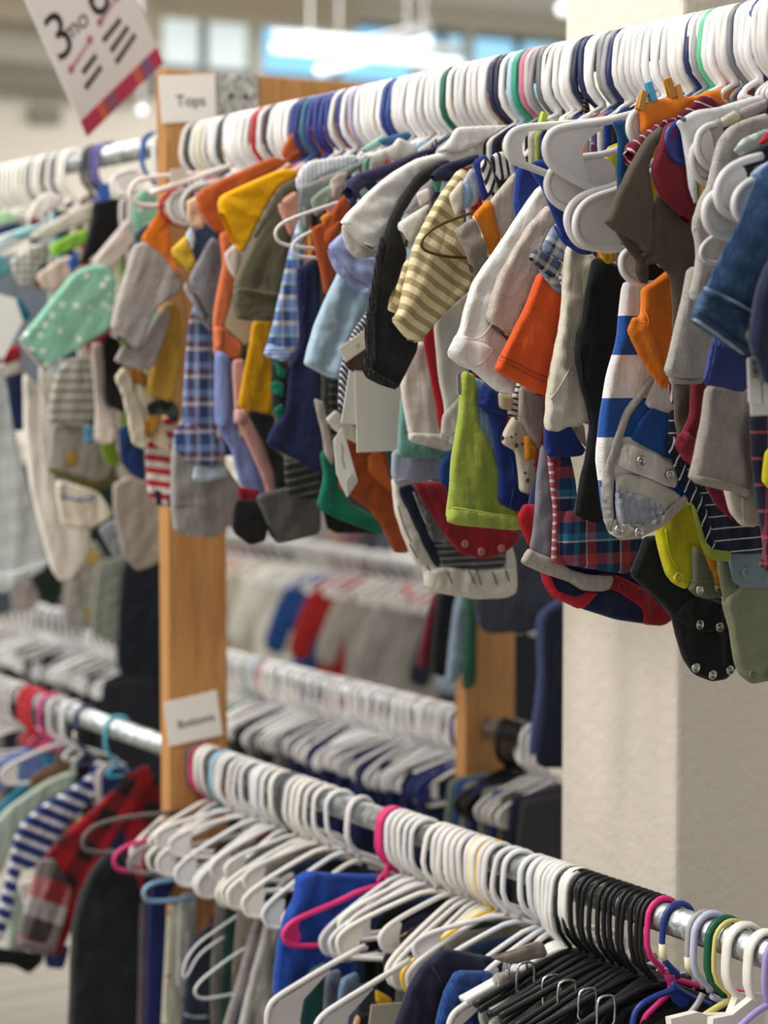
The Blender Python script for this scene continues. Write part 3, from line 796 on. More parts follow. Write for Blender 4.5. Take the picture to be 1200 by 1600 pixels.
U('green_top', 'top', 'sage green baby top with a folded tan hem above the rust shorts', 562, H('98a295', '83907f'), [C('shoulder', '484,312 500,298 522,284 530,292 520,312 506,330 492,340', T=14), C('collar', '516,282 530,270 546,268 540,290 530,316 518,312', off=4, mat=P('b9aaa0'))], tb=420)
U('green_bodysuit', 'bodysuit', 'dark green baby bodysuit hem hanging left of the rust bodysuit', 566, P('0c6b54'), [
  C('lower_body', '500,706 520,700 524,730 530,760 546,786 584,806 602,836 560,824 494,796 506,742', T=18, ang=20)])
U('beige_bodysuit', 'bodysuit', 'beige narrow bodysuit crotch hanging left of the white swing tag', 572, H('b3aba3', '9b938b'), [C('lower_body', '490,622 506,628 514,670 522,706 520,728 508,712 502,672 496,650', T=12)])
U('brown_shorts', 'shorts', 'rust brown baby dungarees with looped straps over white wire hangers', 592, P('a44a22'), [
  C('bib', '486,356 512,345 522,322 538,302 548,326 540,345 532,364 524,378 514,388 528,424 508,466 500,422 492,390', T=16), C('strap', '508,362 520,352 534,342 530,366 512,388 506,376', off=6, T=10), C('strap', '503,340 516,330 520,340 508,352', off=6, T=8, mat=P('d87f2c'))], tb=420)
U('light_blue_tee', 'tee', 'light blue baby tee with a wide flared sleeve', 612, P('a9c3d3'), [
  C('sleeve', '534,412 554,438 575,438 582,460 580,480 564,500 542,532 538,566 536,598* 504,585 474,570 482,540 494,500 512,460', T=24, lam=38, amp=4.5, ang=-14, flare=.3), Ln('seam', '478,556 506,576 538,590', r=.6)], tb=520)
U('striped_bodysuit', 'bodysuit', 'navy and white pinstriped bodysuit with three blank swing tags', 640, S([('23263a', 3.4), ('d8d8d8', 2)], axis=0), [
  C('lower_body', '548,522 578,480 590,500 586,560 570,600 540,640 528,640 530,580', ang=40, T=10), Pn('swing_tag', '530,544 576,511 580,538 540,566', mat=paper('e9e2d2'), off=7), Pn('swing_tag', '540,566 578,540 582,580 556,584', mat=paper('4a322c'), off=6.5), Pn('swing_tag', '554,579 628,582 626,704 558,707', mat=paper('d9d4c9'), off=10), Pn('swing_tag', '546,578 556,584 560,664 533,661', mat=paper('dedad2'), off=8),
  Ln('print_line', '556,541 576,529', r=.5, mat=plast('8b8478'), lift=.003)], tb=560)
U('rust_bodysuit', 'bodysuit', 'rust orange baby bodysuit with a white swing tag, leg opening curved', 600, P('94441c'), [
  C('lower_body', '528,690 556,680 600,690 612,756 620,800 640,864* 616,864 606,842 592,816 576,794 546,773 530,764', T=18, ang=16), C('leg_binding', '574,714 588,702 600,710 606,740 614,750 612,770 588,750 576,736', off=7, T=10, mat=P('b75c22')),
  Pn('swing_tag', '521,688 535,668 558,750 542,776 526,740', mat=paper('eceae4'), off=14), Pn('swing_tag', '541,752 550,738 559,752 543,776', mat=paper('bdb9b2'), off=14.8), Ln('lettering', '533,692 536,704 534,716 538,728 539,736', r=.6, mat=plast('55504b'), lift=.0085)])
U('white_bodysuit', 'bodysuit', 'white folded baby bodysuit hem tucked behind blank swing tags', 606, P('d9d4ca'), [C('lower_body', '508,655 524,640 534,648 556,668 558,694 540,684 522,672', T=14), ])
U('periwinkle_shirt', 'shirt', 'periwinkle blue baby shirt with a crumpled short sleeve', 624, P('9fabd8', rough=.85), [
  C('sleeve', '512,384 534,364 545,374 556,398 584,402 592,410 586,440 580,462* 570,444 552,438 532,414', T=22, amp=5, lam=30, ang=30), C('sleeve_turn_up', '514,386 536,408 556,436 578,446 580,462 556,450 528,424', off=8, T=8, amp=3)], tb=470)
U('white_collar_top', 'top', 'cream collared baby top behind the navy cap sleeve', 640, P('e7e2d8'), [C('collar', '586,236 612,228 622,214 648,226 652,242 630,250 612,252', T=14), C('collar', '572,242 600,232 604,252 586,256', T=12)], tb=330)
U('teal_trim_top', 'top', 'teal and blue baby top lying over a hanger behind the cream collar', 634, P('7fa8a0'), [C('shoulder', '562,234 580,222 600,208 602,224 590,230 572,240', T=12, mat=P('9fc6b6')), C('shoulder', '590,218 640,204 646,212 640,220 600,228', off=4, T=10, mat=P('3f6b93'))], tb=330)
U('navy_cap_tee', 'tee', 'navy baby tee with an open cap sleeve and pale cuffed sleeve inside', 660, P('363450'), [
  C('sleeve', '540,284* 548,320 556,314 562,298 610,272 652,246 688,232 690,224 646,240 620,250 560,270', T=24, ang=60, flare=.6), C('inner_sleeve', '560,298* 566,314 600,290 602,278', off=8, T=12, mat=S([('24304f', 14), ('a9cbcb', 12)], axis=0), ang=60)], tb=400)
U('cream_skirted_romper', 'romper', 'cream printed baby romper with a gathered frill hem and navy side strip', 668, fab('d', 'd8d2c6', '8f8a84', 38, size=.16, rand=.9), [
  C('lower_body', '612,744 640,740 700,760 790,820 806,880 806,922 796,933 746,936 704,930 676,924 664,914 662,892 644,872 630,838 618,800', T=22, amp=3.5), C('frill', '664,892 690,884 740,890 806,886 807,920* 796,934 746,937 704,930 676,925 664,916', off=4, T=20, amp=6, lam=22),
  C('side_strip', '622,764 644,756 668,800 690,880 682,888 660,850', off=8, T=8, mat=P('20243a')), C('striped_panel', '676,848 700,842 790,846 790,886 740,890 690,884', off=7, T=8, mat=S([('3d3e42', 5), ('807f7c', 3)])), C('grey_panel', '644,768 662,760 690,820 700,850 670,845', off=6, T=8, mat=P('74797c')), Ln('piping', '646,768 670,832 684,800', r=1.1, mat=P('9da4a4')), *[Ln('print_stroke', q, r=.9, mat=P('4a4a4c')) for q in ('622,790 630,820 642,846', '640,850 652,872', '668,884 676,902', '700,894 706,912', '730,886 742,912', '744,888 752,914', '770,894 778,914', '790,890 796,908')]], tw=.9)
U('lilac_grey_top', 'top', 'pale lilac grey folded baby top hem over the cream romper', 676, P('a5a9bd'), [C('lower_body', '613,700 700,700 697,732 692,747 660,752 620,759 612,744', T=16), Ln('seam', '622,750 660,746 690,738', r=.7)])
U('teal_top', 'top', 'teal baby top hem below the cream linen trousers', 684, P('72a49c'), [C('lower_body', '628,600 700,640 704,716 640,716 620,713', T=14)])
U('blue_denim_strip', 'top', 'bright blue baby top edge left of the lime top', 690, P('1c4f94'), [C('lower_body', '688,725 712,690 706,780 686,766')])
U('linen_trousers', 'trousers', 'cream linen baby trousers leg with an elastic gathered cuff', 700, P('d9d1c8', rough=.85), [
  C('leg', '640,540 662,532 672,580 682,640 694,690 708,690 704,700 640,684 632,640 626,598', T=20, ang=8, amp=3), C('cuff', '638,676 690,678 710,690 704,707* 640,690', off=3, T=20, amp=3, lam=9)], tw=.9)
U('burgundy_bodysuit', 'bodysuit', 'red baby bodysuit with three snap buttons below the lime top', 712, P('8e1a26'), [
  C('lower_body', '655,752 690,752 720,810 790,820 812,830 806,850 786,866 756,874 720,866 696,838', T=20), Sn('726,850 752,862 783,857', mat=plast('b9827f'), r=4.6), C('leg_strip', '648,756 672,752 706,820 704,842 690,824', off=7, T=8, mat=P('7a1823'))])
U('red_cardigan', 'cardigan', 'narrow red strip of a cardigan between two white linen garments', 722, P('a01c26'), [C('front_edge', '660,528 680,498 688,580 696,640 690,682 684,662 682,640 672,584', T=12)])
U('white_blouse', 'blouse', 'white baby blouse with collar and curved open short sleeve', 730, P('e9e6df', rough=.85), [
  C('sleeve', '654,268 660,280 640,296 620,318 606,350 598,376 588,394* 560,378 540,354 532,348 546,330 576,300 608,272 650,248 690,238 700,250 680,256', T=26, ang=45, amp=3.5, flare=.3), C('sleeve_lining', '534,350 550,358 572,380 588,392 586,400 572,404 554,402 544,392 536,374', off=-7, T=10, mat=P('d4d0c8')), C('shoulder', '652,266 680,246 700,236 740,234 800,206 836,200 836,232 770,250 724,264 700,256 670,270', T=12), C('collar', '686,236 702,222 716,198 760,196 806,194 802,206 780,210 742,232 716,240', off=6, T=16), Ln('seam', '538,352 560,380 588,394', r=.8)], tb=420)
U('white_linen_romper', 'romper', 'white linen baby romper with a looped button at its hem', 740, P('dfdad2', rough=.85), [
  C('leg', '678,498 716,466 740,450 745,520 730,580 724,680 712,686 696,650 692,622 684,580', T=18, amp=3), C('hem_loop', '692,680 694,650 704,634 718,618 724,640 718,676 708,684', off=6, T=10), Bt('692,680', r=3, mat=plast('e6e0d6'))], tw=.9)
U('black_sweater', 'sweater', 'black knitted baby sweater with a long rib edged sleeve', 746, P('202122', rib=.25, pitch=3, bump=.9), [
  C('sleeve', '688,250 700,250 702,258 676,274 654,298 630,332 620,356 634,392 630,420 648,500 652,544 634,580 620,609* 592,599 574,588 570,582 576,545 574,516 580,480 588,420 598,375 610,340 628,304 652,270', T=24, ang=-12), C('rib_edge', '570,580 576,545 574,516 580,478 592,400 600,368 606,372 598,420 592,470 588,520 590,560 578,590', off=9, T=12, mat=P('242526', rib=1.0, pitch=3)), C('cuff', '576,574 600,590 622,600 620,610* 592,600 572,589', off=6, T=22, mat=P('1c1d1e', rib=1.0, pitch=3))], tb=480)
U('grey_white_tee', 'tee', 'small white baby tee sleeve with a dark tag before the black sweater', 752, P('e4dfd8'), [
  C('sleeve', '620,350* 636,392 646,374 656,354 672,322 668,318 640,336', T=18, ang=50, flare=.4), C('label_strip', '633,372 638,378 639,386 634,384', off=6, T=4, mat=P('3a3533')), C('body_edge', '626,336 654,296 676,276 684,290 672,316 650,330', off=-3, T=10, mat=H('aeaab0', '9a969c'))], tb=400)
U('navy_neck_top', 'top', 'navy baby top neckline above the beige striped sweater', 760, P('222640'), [
  C('neckline', '675,270* 676,284 684,282 704,284 724,262 750,250 745,240 720,248 690,258', T=18, ang=60), C('lining', '676,284 682,274 690,282 688,300 680,300', off=-4, T=6, mat=P('4c9b78')), C('inner_sleeve', '652,302 672,292 674,312 658,324', off=4, T=12, mat=P('ddd5cf'))], tb=360)
U('beige_striped_sweater', 'sweater', 'beige and khaki striped baby sweater with a raw edged long sleeve', 776, S([('a8986f', 7), ('e3d2a8', 7.5)]), [
  C('sleeve', '720,262 734,270 728,300 722,336 722,372 738,430 742,446 716,468 690,492 672,514 650,537* 636,528 612,500 622,486 634,440 642,410 646,388 660,358 676,326 692,300', T=30, ang=-31, amp=4, lam=50), C('under_cuff', '640,400 650,400 640,450 622,492 604,484* 622,440 630,412', off=-10, T=14, ang=-27)], tb=460)
U('light_blue_top', 'top', 'pale blue baby top with a blue insert left of the striped sleeves', 786, P('c3cad6'), [C('shoulder', '720,290 735,262 748,270 752,300 744,320 722,330', T=12), C('insert', '721,292 734,286 741,300 739,318 722,330', off=6, T=6, mat=P('8fb4cc')), C('trim', '700,306 722,280 724,290 720,330 712,340', off=2, T=10, mat=P('ded8c6'))], tb=400)
U('blue_sweater', 'sweater', 'royal blue baby sweater shoulder edge behind the striped collar', 794, P('24377f'), [C('shoulder', '738,252 758,240 768,256 764,290 766,306 754,316 748,290', T=14)], tb=420)
U('striped_long_tee', 'tee', 'black and white striped baby tee with folded sleeves over a white hanger', 806, S([('ebe7e2', 5), ('2b2a2e', 4)], axis=0), [
  C('sleeve', '749,256 758,246 768,262 776,290 770,300 764,308', T=12, ang=-20), C('sleeve', '768,246 778,238 792,236 800,262 800,274 786,284 776,270', off=5, T=14, ang=10), C('shoulder', '812,248 826,226 850,206 870,196 862,212 838,240 822,252', off=2, T=14, ang=-50)], tb=380)
U('colour_block_tee', 'tee', 'grey, orange and beige colour block baby tee', 816, P('cfc3b4'), [
  C('sleeve', '763,320 770,308 800,272 806,268 800,300 804,340 794,364 784,376 774,345', T=16), C('sleeve_band', '738,338 766,308 776,345 784,374 766,402* 746,352', off=3, T=18, mat=P('e0821d')), C('cuff', '714,366 722,352 740,340 748,352 764,404 742,436* 730,404', off=5, T=20, mat=H('9a9186', '857c72')), Ln('piping', '739,338 748,352 765,404', r=.9, mat=P('e5dccf'))], tb=420)
U('lime_top', 'top', 'lime green fleece baby top with a straight stitched hem', 826, P('a3b44b', bump=1.0), [
  C('lower_body', '722,578 742,585 746,662 764,692 780,740 812,780 816,830* 697,818 703,763 706,713 716,660', T=20, amp=4, lam=55), C('hem', '700,790 760,800 814,806 816,830* 697,819', off=1, T=20, mat=P('a9ba54', bump=1.0)), Ln('seam', '699,792 760,802 814,808', r=.9), Pn('side_label', '714,584 720,582 721,616 715,618', mat=P('8f8b86'), off=11)], tb=620)
U('light_denim_shirt', 'shirt', 'light blue baby shirt edge with piping right of the lime top', 822, S([('8fb9d3', 5), ('a9cbe0', 2)], axis=0), [C('lower_body', '738,588 758,596 764,650 772,690 780,736 764,720 760,696 746,678 742,640', T=14)], tw=.9)
U('royal_blue_bodysuit', 'bodysuit', 'royal blue baby bodysuit with a curved open sleeve beside the lime top', 834, P('1d3274'), [
  C('lower_body', '758,600 782,612 792,650 786,680 806,706 814,742 814,768 830,774 828,786 810,801 778,786 780,740 770,676 764,650 748,634 752,616', T=18), C('sleeve', '750,614 758,598 784,616 794,652 780,648 762,640 749,634', off=5, T=14), Ln('seam', '800,720 804,760 796,794', r=.6, mat=P('2b4594'))])
U('bear_print_top', 'top', 'cream baby top with small brown bear print on the sleeve', 846, fab('d', 'd9cdb8', '6d5540', 11, size=.24, rand=.9), [
  C('sleeve', '800,650 816,652 830,690 836,730 828,772* 812,768 810,740 806,706 784,694* 786,676', T=16), C('cuff', '778,612 802,618 800,642 780,638', off=-4, T=12, mat=P('cdbf9c'))], tb=640)
U('fine_striped_top', 'top', 'narrow black and white striped sleeve hanging below the white shirt', 842, S([('dcd7d6', 4), ('39363d', 2.4)]), [C('sleeve', '806,598 814,600 814,630 808,656 792,650 796,632', T=14, ang=-12)])
U('taupe_top', 'top', 'taupe baby top with an orange triangle insert below the orange sleeve', 852, P('a89a8f'), [C('lower_body', '812,600 850,610 848,660 843,704 830,690 818,664 810,650', T=14), C('insert', '822,680 830,682 842,704 840,716 824,722', off=5, T=8, mat=P('d98a26'))])
U('royal_shoulder_tee', 'tee', 'deep royal blue baby tee shoulder above the white shirt', 862, P('243a86'), [C('sleeve', '802,316 808,258 830,254 845,264 842,290 820,320 806,344', T=18), Ln('crease', '808,312 812,318 810,330', r=.8)], tb=460)
U('white_shirt', 'shirt', 'white cotton baby shirt with a long rolled sleeve and pointed tails', 872, P('eae6e0', rough=.85), [
  C('sleeve', '842,288 858,300 858,320 826,350 804,388 780,426 768,460 758,500 790,530 806,560 806,594 800,618* 778,612 744,582 720,572 698,554 720,514 728,476 740,440 760,410 780,382 806,342', T=24, ang=-26, amp=4), C('cuff', '700,552 716,520 762,540 786,560 776,580 800,600 800,618* 776,610 744,582', off=6, T=18, ang=20, amp=3), Ln('seam', '720,526 748,534 774,500 780,460', r=.9, mat=P('cfc9c2')), Ln('seam', '724,566 748,574 772,546', r=.8, mat=P('cfc9c2'))], tb=560)
U('oatmeal_sweater', 'sweater', 'oatmeal flecked baby sweater sleeve over the white shirt', 880, H('ddd2c8', 'b3a497'), [
  C('sleeve', '856,318 870,346 862,380 846,410 838,440 822,482 804,516 796,528* 758,500 768,460 780,426 804,386 826,350', T=24, ang=-26), Ln('seam', '776,456 800,464 818,478', r=.7)], tb=520)
U('navy_red_bodysuit', 'bodysuit', 'navy baby bodysuit bound in red, hanging low above the pillar', 896, P('1b2547'), [
  C('lower_body', '826,786 844,720 870,740 900,800 1010,880 1049,966 1036,978* 1000,974 960,968 905,950 876,938 864,934 850,910 846,892 832,850', T=24, amp=3), C('leg_binding', '809,808 820,788 836,788 838,812 834,852 828,854 820,836', off=5, T=14, mat=P('b5202b')), C('leg_binding', '846,892 858,896 868,922 880,928 898,932 920,922 932,926 912,950 905,952 876,938 864,934 852,914', off=5, T=14, mat=P('b5202b')), C('snap_placket', '930,896 964,898 1010,924 1049,966 1036,978 1004,976 1000,950 960,922 930,920', off=5, T=14, mat=P('98202c')), Sn('970,916 1000,926', mat=plast('94222d'), r=5)])
U('grey_lilac_leggings', 'leggings', 'lilac grey baby leggings with a heather waistband turned up at the bottom', 904, P('85858f'), [
  C('leg', '846,690 862,720 868,800 870,872 846,870 828,858 834,820 838,762', T=14, amp=3), C('waistband', '826,856 846,866 870,874 892,890 920,898 960,900 950,924* 910,923 888,909 846,895 813,879', off=2, T=22, mat=H('bfb5aa', '9d938a'), ang=14)], tb=720)
U('plaid_flannel_shirt', 'shirt', 'blue and red plaid flannel baby shirt with gathered tail', 912, K([('1f3a63', 15), ('2a7fa3', 7), ('1b2747', 10), ('d0d4da', 2), ('b5403a', 12)], [('1d4468', 12), ('b8433b', 12), ('1c2747', 13), ('dcd6d8', 2), ('2f86a8', 8)]), [
  C('front_panel', '858,712 890,706 900,760 904,820 896,884 866,882 868,800', T=12), C('shirt_tail', '880,800 904,790 950,812 1010,842 1008,858 994,876 982,897 956,894 890,884 878,870', off=4, T=20, amp=4, lam=30), C('placket', '858,712 866,712 874,800 872,882 864,880 868,800', off=6, T=8, mat=S([('b5555b', 6), ('cfc4cc', 3)]))], tb=760)
U('royal_hem_tee', 'tee', 'royal blue baby tee hem between cream trousers and the plaid flannel', 918, P('1f3478'), [C('lower_body', '850,650 888,660 905,690 914,702 908,713 856,716 850,690', T=18), C('gusset', '888,664 912,660 916,700 906,690', off=-5, T=8, mat=P('b7aaa2'))])
U('orange_red_tee', 'tee', 'bright orange red baby tee with double stitched sleeve hem', 900, P('df5a27', bump=.8), [
  C('sleeve', '842,424 856,434 880,466 880,486 868,530 860,576 854,622* 832,612 796,591 772,578 784,552 804,514 822,478', T=24, ang=-18, amp=2.5), Ln('hem_stitching', '782,556 810,568 834,582 856,590', r=.7, mat=P('a8431a')), Ln('hem_stitching', '780,562 808,575 834,590 855,598', r=.7, mat=P('a8431a'))], tb=560)
U('check_roll_sleeve_shirt', 'shirt', 'grey and blue check baby shirt with rolled up sleeve cuff', 910, K([('9fb0c6', 9), ('3c4350', 4), ('d9dbd8', 6)], [('8296b4', 10), ('333a48', 4), ('e2e0d6', 5)]), [
  C('sleeve', '868,346 888,372 886,414 844,390', T=16, ang=-28), C('sleeve_cuff', '828,404 838,388 860,396 882,412 874,438* 846,420', off=5, T=18, ang=60, mat=K([('59657a', 8), ('23262e', 4), ('c9cbc0', 5)], [('4d648c', 8), ('c9c6b6', 4), ('23262e', 4)])), C('sleeve_lining', '840,416 874,434 880,462 862,450 846,430', off=-4, T=8)], tb=500)
U('cream_trousers', 'trousers', 'cream cotton baby trousers with frayed hem right of the orange tee', 922, P('ddd5c2', rough=.88), [
  C('leg', '884,378 922,396 932,404 924,440 912,470 906,506 898,524 898,562 906,604 920,656 904,664* 886,668 872,675 854,673 851,660 855,614 862,572 870,528 878,486', T=22, ang=-4, amp=4, lam=40), Ln('crease', '896,566 872,610 858,626', r=.9, mat=P('c9c0ac'))], tb=520)
U('royal_blue_strap_top', 'top', 'royal blue baby top with a curled armhole under white hangers', 932, P('1f3a86'), [
  C('armhole', '828,258 834,252 852,248 862,264 860,288 882,326 888,360 912,382 926,398 906,396 882,376 868,348 856,316 846,292 834,274', T=16), C('binding', '866,346 884,372 912,382 926,398 908,397 880,376', off=6, T=10, mat=P('23418f'))], tb=460)
U('yellow_bodysuit', 'bodysuit', 'lemon yellow baby bodysuit hanging in a point below the rugby stripes', 990, P('cdc522'), [
  C('lower_body', '1023,820 1050,790 1077,775 1088,796 1100,840 1097,864 1086,886 1081,909 1070,921 1052,912 1041,898 1030,860', T=24, ang=-14), Sn('1060,902', mat=plast('c9bf2e'), r=6.5), Ln('seam', '1040,826 1046,870 1062,892', r=.7), C('strap', '948,230 968,222 966,290 944,310 940,262', off=0, T=8)], tb=420, tw=.8, ts=.05)
U('mustard_frill_top', 'top', 'mustard yellow crumpled top under the white hangers', 968, P('d59f24'), [C('shoulder', '915,285 950,250 946,300 922,320', T=8), C('frill', '934,392 958,392 962,408 950,413 940,406', T=12, amp=4, lam=14)], tb=420, tw=.7)
U('black_long_sleeve_top', 'top', 'black baby top with a long straight sleeve beside the rugby stripes', 944, P('191a1c'), [
  C('sleeve', '928,400 962,412 976,430 976,450 970,505 957,570 946,640 936,716 942,780 946,820* 897,806 900,786 908,746 914,722 922,666 916,634 906,604 897,562 899,522 908,504 914,460', T=20, ang=-2), Ln('seam', '902,520 914,620 922,662', r=.5)], tb=460)
U('black_bodysuit', 'bodysuit', 'black baby bodysuit with five silver snaps hanging over the pillar corner', 972, P('181a1c'), [
  C('lower_body', '1008,838 1030,836 1080,880 1110,920 1130,938 1142,980 1148,1024 1147,1046 1132,1062 1112,1065 1086,1055 1068,1030 1057,997 1050,963 1027,936 984,898 996,873', T=24, amp=3), C('crotch_flap', '1052,960 1080,930 1128,938 1140,978 1130,986 1092,988 1062,972', off=7, T=10), Sn('1093,976 1124,980 1087,1043 1113,1054 1140,1047', r=5.4)], tb=560, tw=.8, ts=.05)
U('sage_bodysuit', 'bodysuit', 'grey sage baby bodysuit crotch with two snaps right of the yellow one', 1000, P('686b57'), [
  C('lower_body', '1080,850 1104,868 1120,896 1158,900 1156,912 1140,926 1126,934 1104,936 1086,931 1075,921 1082,908', T=18), Sn('1093,922 1122,918', r=5), Ln('binding', '1080,908 1104,908 1132,902 1156,902', r=1.0)], tw=.8, ts=.05)
U('mustard_top', 'top', 'mustard baby top hem wedged between sage and pinstripe garments', 1004, P('c58a1c'), [C('lower_body', '1097,856 1120,868 1147,876 1154,900 1120,902 1108,888', T=14)], tw=.8, ts=.05)
U('olive_sage_bodysuit', 'bodysuit', 'sage green baby bodysuit hanging lowest at the right edge with snaps', 1020, P('7c7f66'), [
  C('lower_body', '1128,936 1160,908 1200,900 1262,905 1262,1030 1240,1064 1200,1064 1174,1069 1158,1056 1149,1030 1144,996', T=26, lam=60, amp=5), Sn('1176,1054 1200,1050', mat=plast('6d7058'), r=5.2)], tw=.8, ts=.05)
U('grey_blue_bodysuit', 'bodysuit', 'faded grey blue baby bodysuit point under the pinstriped hem', 1030, H('7d8f93', '6c7d82'), [C('lower_body', '1140,856 1200,850 1240,860 1240,900 1196,906 1176,914 1158,906 1150,884', T=16), Sn('1166,894', mat=plast('7c8d92'), r=5)], tw=.8, ts=.05)
U('rugby_stripe_bodysuit', 'bodysuit', 'white baby bodysuit with broad blue stripes and grey snap binding', 1036, S([('24539c', 39), ('e8e5e2', 43)]), [
  C('lower_body', '974,440 1002,436 1010,450 1006,500 1030,560 1054,640 1056,690 1070,734 1078,771 1060,796 1027,825 995,841 971,844 955,835 944,812 938,767 932,714 940,640 950,584 966,530', T=26, ang=0, amp=3.2, lam=60),
  C('leg_binding', '1020,582 1028,590 1000,626 984,650 972,690 960,730 956,790 960,834 950,826 942,780 944,730 956,690 976,640 1000,606', off=7, T=12, mat=H('b9b5ae', '9c988f')),
  C('flap', '1022,586 1040,602 1055,640 1057,652 1044,650 1010,638 1002,630', off=5, T=6, mat=P('e4e0dd')), C('flap', '1010,636 1056,652 1060,682 1064,722 1043,716 1012,702 981,685 992,660', off=5, T=7, mat=P('1f4f96')),
  C('crotch', '958,740 1000,742 1050,764 1066,782 1030,816 996,834 968,836 956,800', off=5, T=10, ang=14, mat=P('cdc8be')), C('crotch', '956,764 990,772 1024,786 1026,812 998,830 968,834 957,800', off=6, T=7, mat=P('a5aab8')), C('snap_placket', '978,690 1012,704 1043,718 1066,730 1060,764* 1036,758 1000,742 966,728', off=12, T=7, mat=P('ddd8d0')), C('leg_binding', '956,826 968,816 996,820 1030,800 1064,772 1078,772 1060,797 1027,826 995,842 971,845', off=8, T=9, mat=H('b9b5ae', '9c988f')), Sn('1002,720 1047,742 967,828 998,832', r=5.6)], tb=470, tw=.8, ts=.05)
U('pinstripe_bodysuit', 'bodysuit', 'navy pinstriped baby bodysuit edged in lime green', 1050, S([('181d31', 11), ('a9b6b6', 1.6)]), [
  C('lower_body', '1046,640 1076,640 1110,720 1192,800 1194,866 1140,866 1112,866 1100,840 1084,792 1068,752 1054,720 1044,700', T=18, ang=2), C('side_panel', '1044,692 1056,680 1076,740 1100,780 1120,860 1104,862 1096,840 1080,786 1062,744', off=6, T=8, ang=76, mat=S([('151a2c', 8), ('b3c4c4', 1.6)])), C('lime_binding', '1078,782 1086,792 1102,846 1114,858 1144,862 1142,878* 1116,876 1100,862 1092,836', off=5, T=12, mat=P('8d9a3c'))], tb=680, tw=.8, ts=.05)
U('teal_blue_vest', 'vest', 'dark teal blue vest strap hanging over white hanger ends', 1050, P('1d4b7c'), [C('strap', '957,190 972,186 980,200 984,240 986,262 974,290 966,310 964,260 966,214', T=14)], tb=430, tw=.6)
U('orange_long_tee', 'tee', 'orange baby tee with long sleeve draped over the rugby stripes', 1076, P('e27a22'), [
  C('shoulder', '1000,162 1030,154 1088,150 1104,142 1140,137 1160,134 1196,132 1198,144 1188,152 1160,164 1120,168 1088,172 1058,188 1034,192 1010,206 1001,210', T=22, ang=0, amp=3), C('sleeve', '1003,450 1026,436 1044,420 1054,430 1054,524 1048,560 1043,612 1022,582 1006,556 994,524 986,518 994,500 1002,490', T=20, ang=10), C('sleeve_edge', '986,518 994,496 1006,494 1014,508 1030,540 1040,580 1042,612 1022,584 1004,556', off=8, T=9), Ln('seam', '1006,480 1014,500 1012,510', r=.7)], tb=470, tw=.7, ts=.05)
U('maroon_striped_tee', 'tee', 'maroon baby tee with thin white stripes and an open rolled sleeve', 1088, S([('6c1a2e', 9), ('d9c9c9', 1.4)], axis=0), [
  C('sleeve', '978,226* 985,268 990,256 1000,238 1016,216 1040,194 1060,188 1054,183 1034,188 1010,204', T=22, ang=40, flare=.4), C('shoulder', '1054,186 1066,176 1084,160 1098,149 1112,150 1128,164 1126,172 1092,178 1062,188', off=3, T=14, ang=75), C('hem', '1044,598 1056,596 1058,628 1048,632', T=8)], tb=610, tw=.7, ts=.05)
U('brown_tee', 'tee', 'dark taupe baby tee with a large drooping short sleeve', 1100, P('5c5248'), [
  C('lower_body', '1024,300 1044,312 1092,352 1094,420 1080,430 1064,520 1054,600 1084,600 1080,650 1070,680 1059,686 1053,640 1053,560 1051,470 1048,430 1024,410 1000,420 1006,380', T=14, lam=34, amp=5), C('sleeve', '1038,194 1040,214 1026,234 1018,262 1022,290 1026,310 1024,360 1020,396 1010,404* 1004,382 986,370 964,358 951,346 960,328 972,298 986,266 1000,240 1016,214', off=9, T=26, ang=-24, amp=3), C('sleeve_lining', '956,352 976,362 1004,382 1012,420 1012,444 1000,442 992,424 994,408 978,388', off=-2, T=14, mat=P('4a4139'))], tb=560, tw=.7, ts=.05)  # sleeve inside painted darker brown for the shade in its opening
U('burgundy_sweater', 'sweater', 'burgundy baby sweater with a blue hanger end at its shoulder', 1112, P('76222f'), [
  C('shoulder', '1040,194 1056,188 1066,200 1074,256 1088,320 1082,354* 1058,332 1036,312 1026,292 1018,262 1028,230', T=20, ang=-16), C('sleeve', '1080,590 1104,596 1100,668 1090,700 1082,736* 1068,712 1056,696 1066,676 1078,650', T=16), C('cuff', '1060,680 1072,672 1092,694 1082,738* 1066,712 1056,696', off=4, T=14, mat=P('84283a'))], tb=600, tw=.7, ts=.05)
U('anchor_shirt', 'shirt', 'white baby shirt with small navy anchors beside the burgundy sweater', 1126, fab('d', 'e3e3e4', '4a5468', 30, size=.12, rand=.5), [
  C('shoulder', '1056,190 1086,172 1120,168 1144,160 1180,150 1200,146 1200,160 1150,190 1112,192 1094,214 1086,260 1088,300 1086,322 1076,290 1072,250 1066,206', T=16, ang=20)], tb=470, tw=.7, ts=.05)
U('grey_band_top', 'top', 'grey top with a cream neckband over two round hanger ends', 1134, P('b3adb0'), [C('shoulder', '1102,194 1124,184 1130,202 1124,240 1112,260 1110,220', T=14), C('neckband', '1126,186 1150,172 1160,180 1158,190 1132,200', off=4, T=12, mat=P('ddd5bd')), C('shoulder', '1152,172 1200,152 1200,170 1164,190', off=2, T=12)], tb=470, tw=.7, ts=.05)
U('light_grey_top', 'top', 'pale grey marl long sleeve with a double turned cuff', 1146, H('b6b0a9', '9d978f'), [
  C('sleeve', '1076,416 1106,420 1114,500 1118,530 1104,580 1098,592* 1046,590 1040,578 1046,558 1056,512 1068,464', T=22, ang=-8), C('cuff', '1044,584 1098,590 1098,600* 1048,600', off=-3, T=18), Ln('seam', '1046,589 1098,590', r=.7)], tb=440, tw=.7, ts=.05)
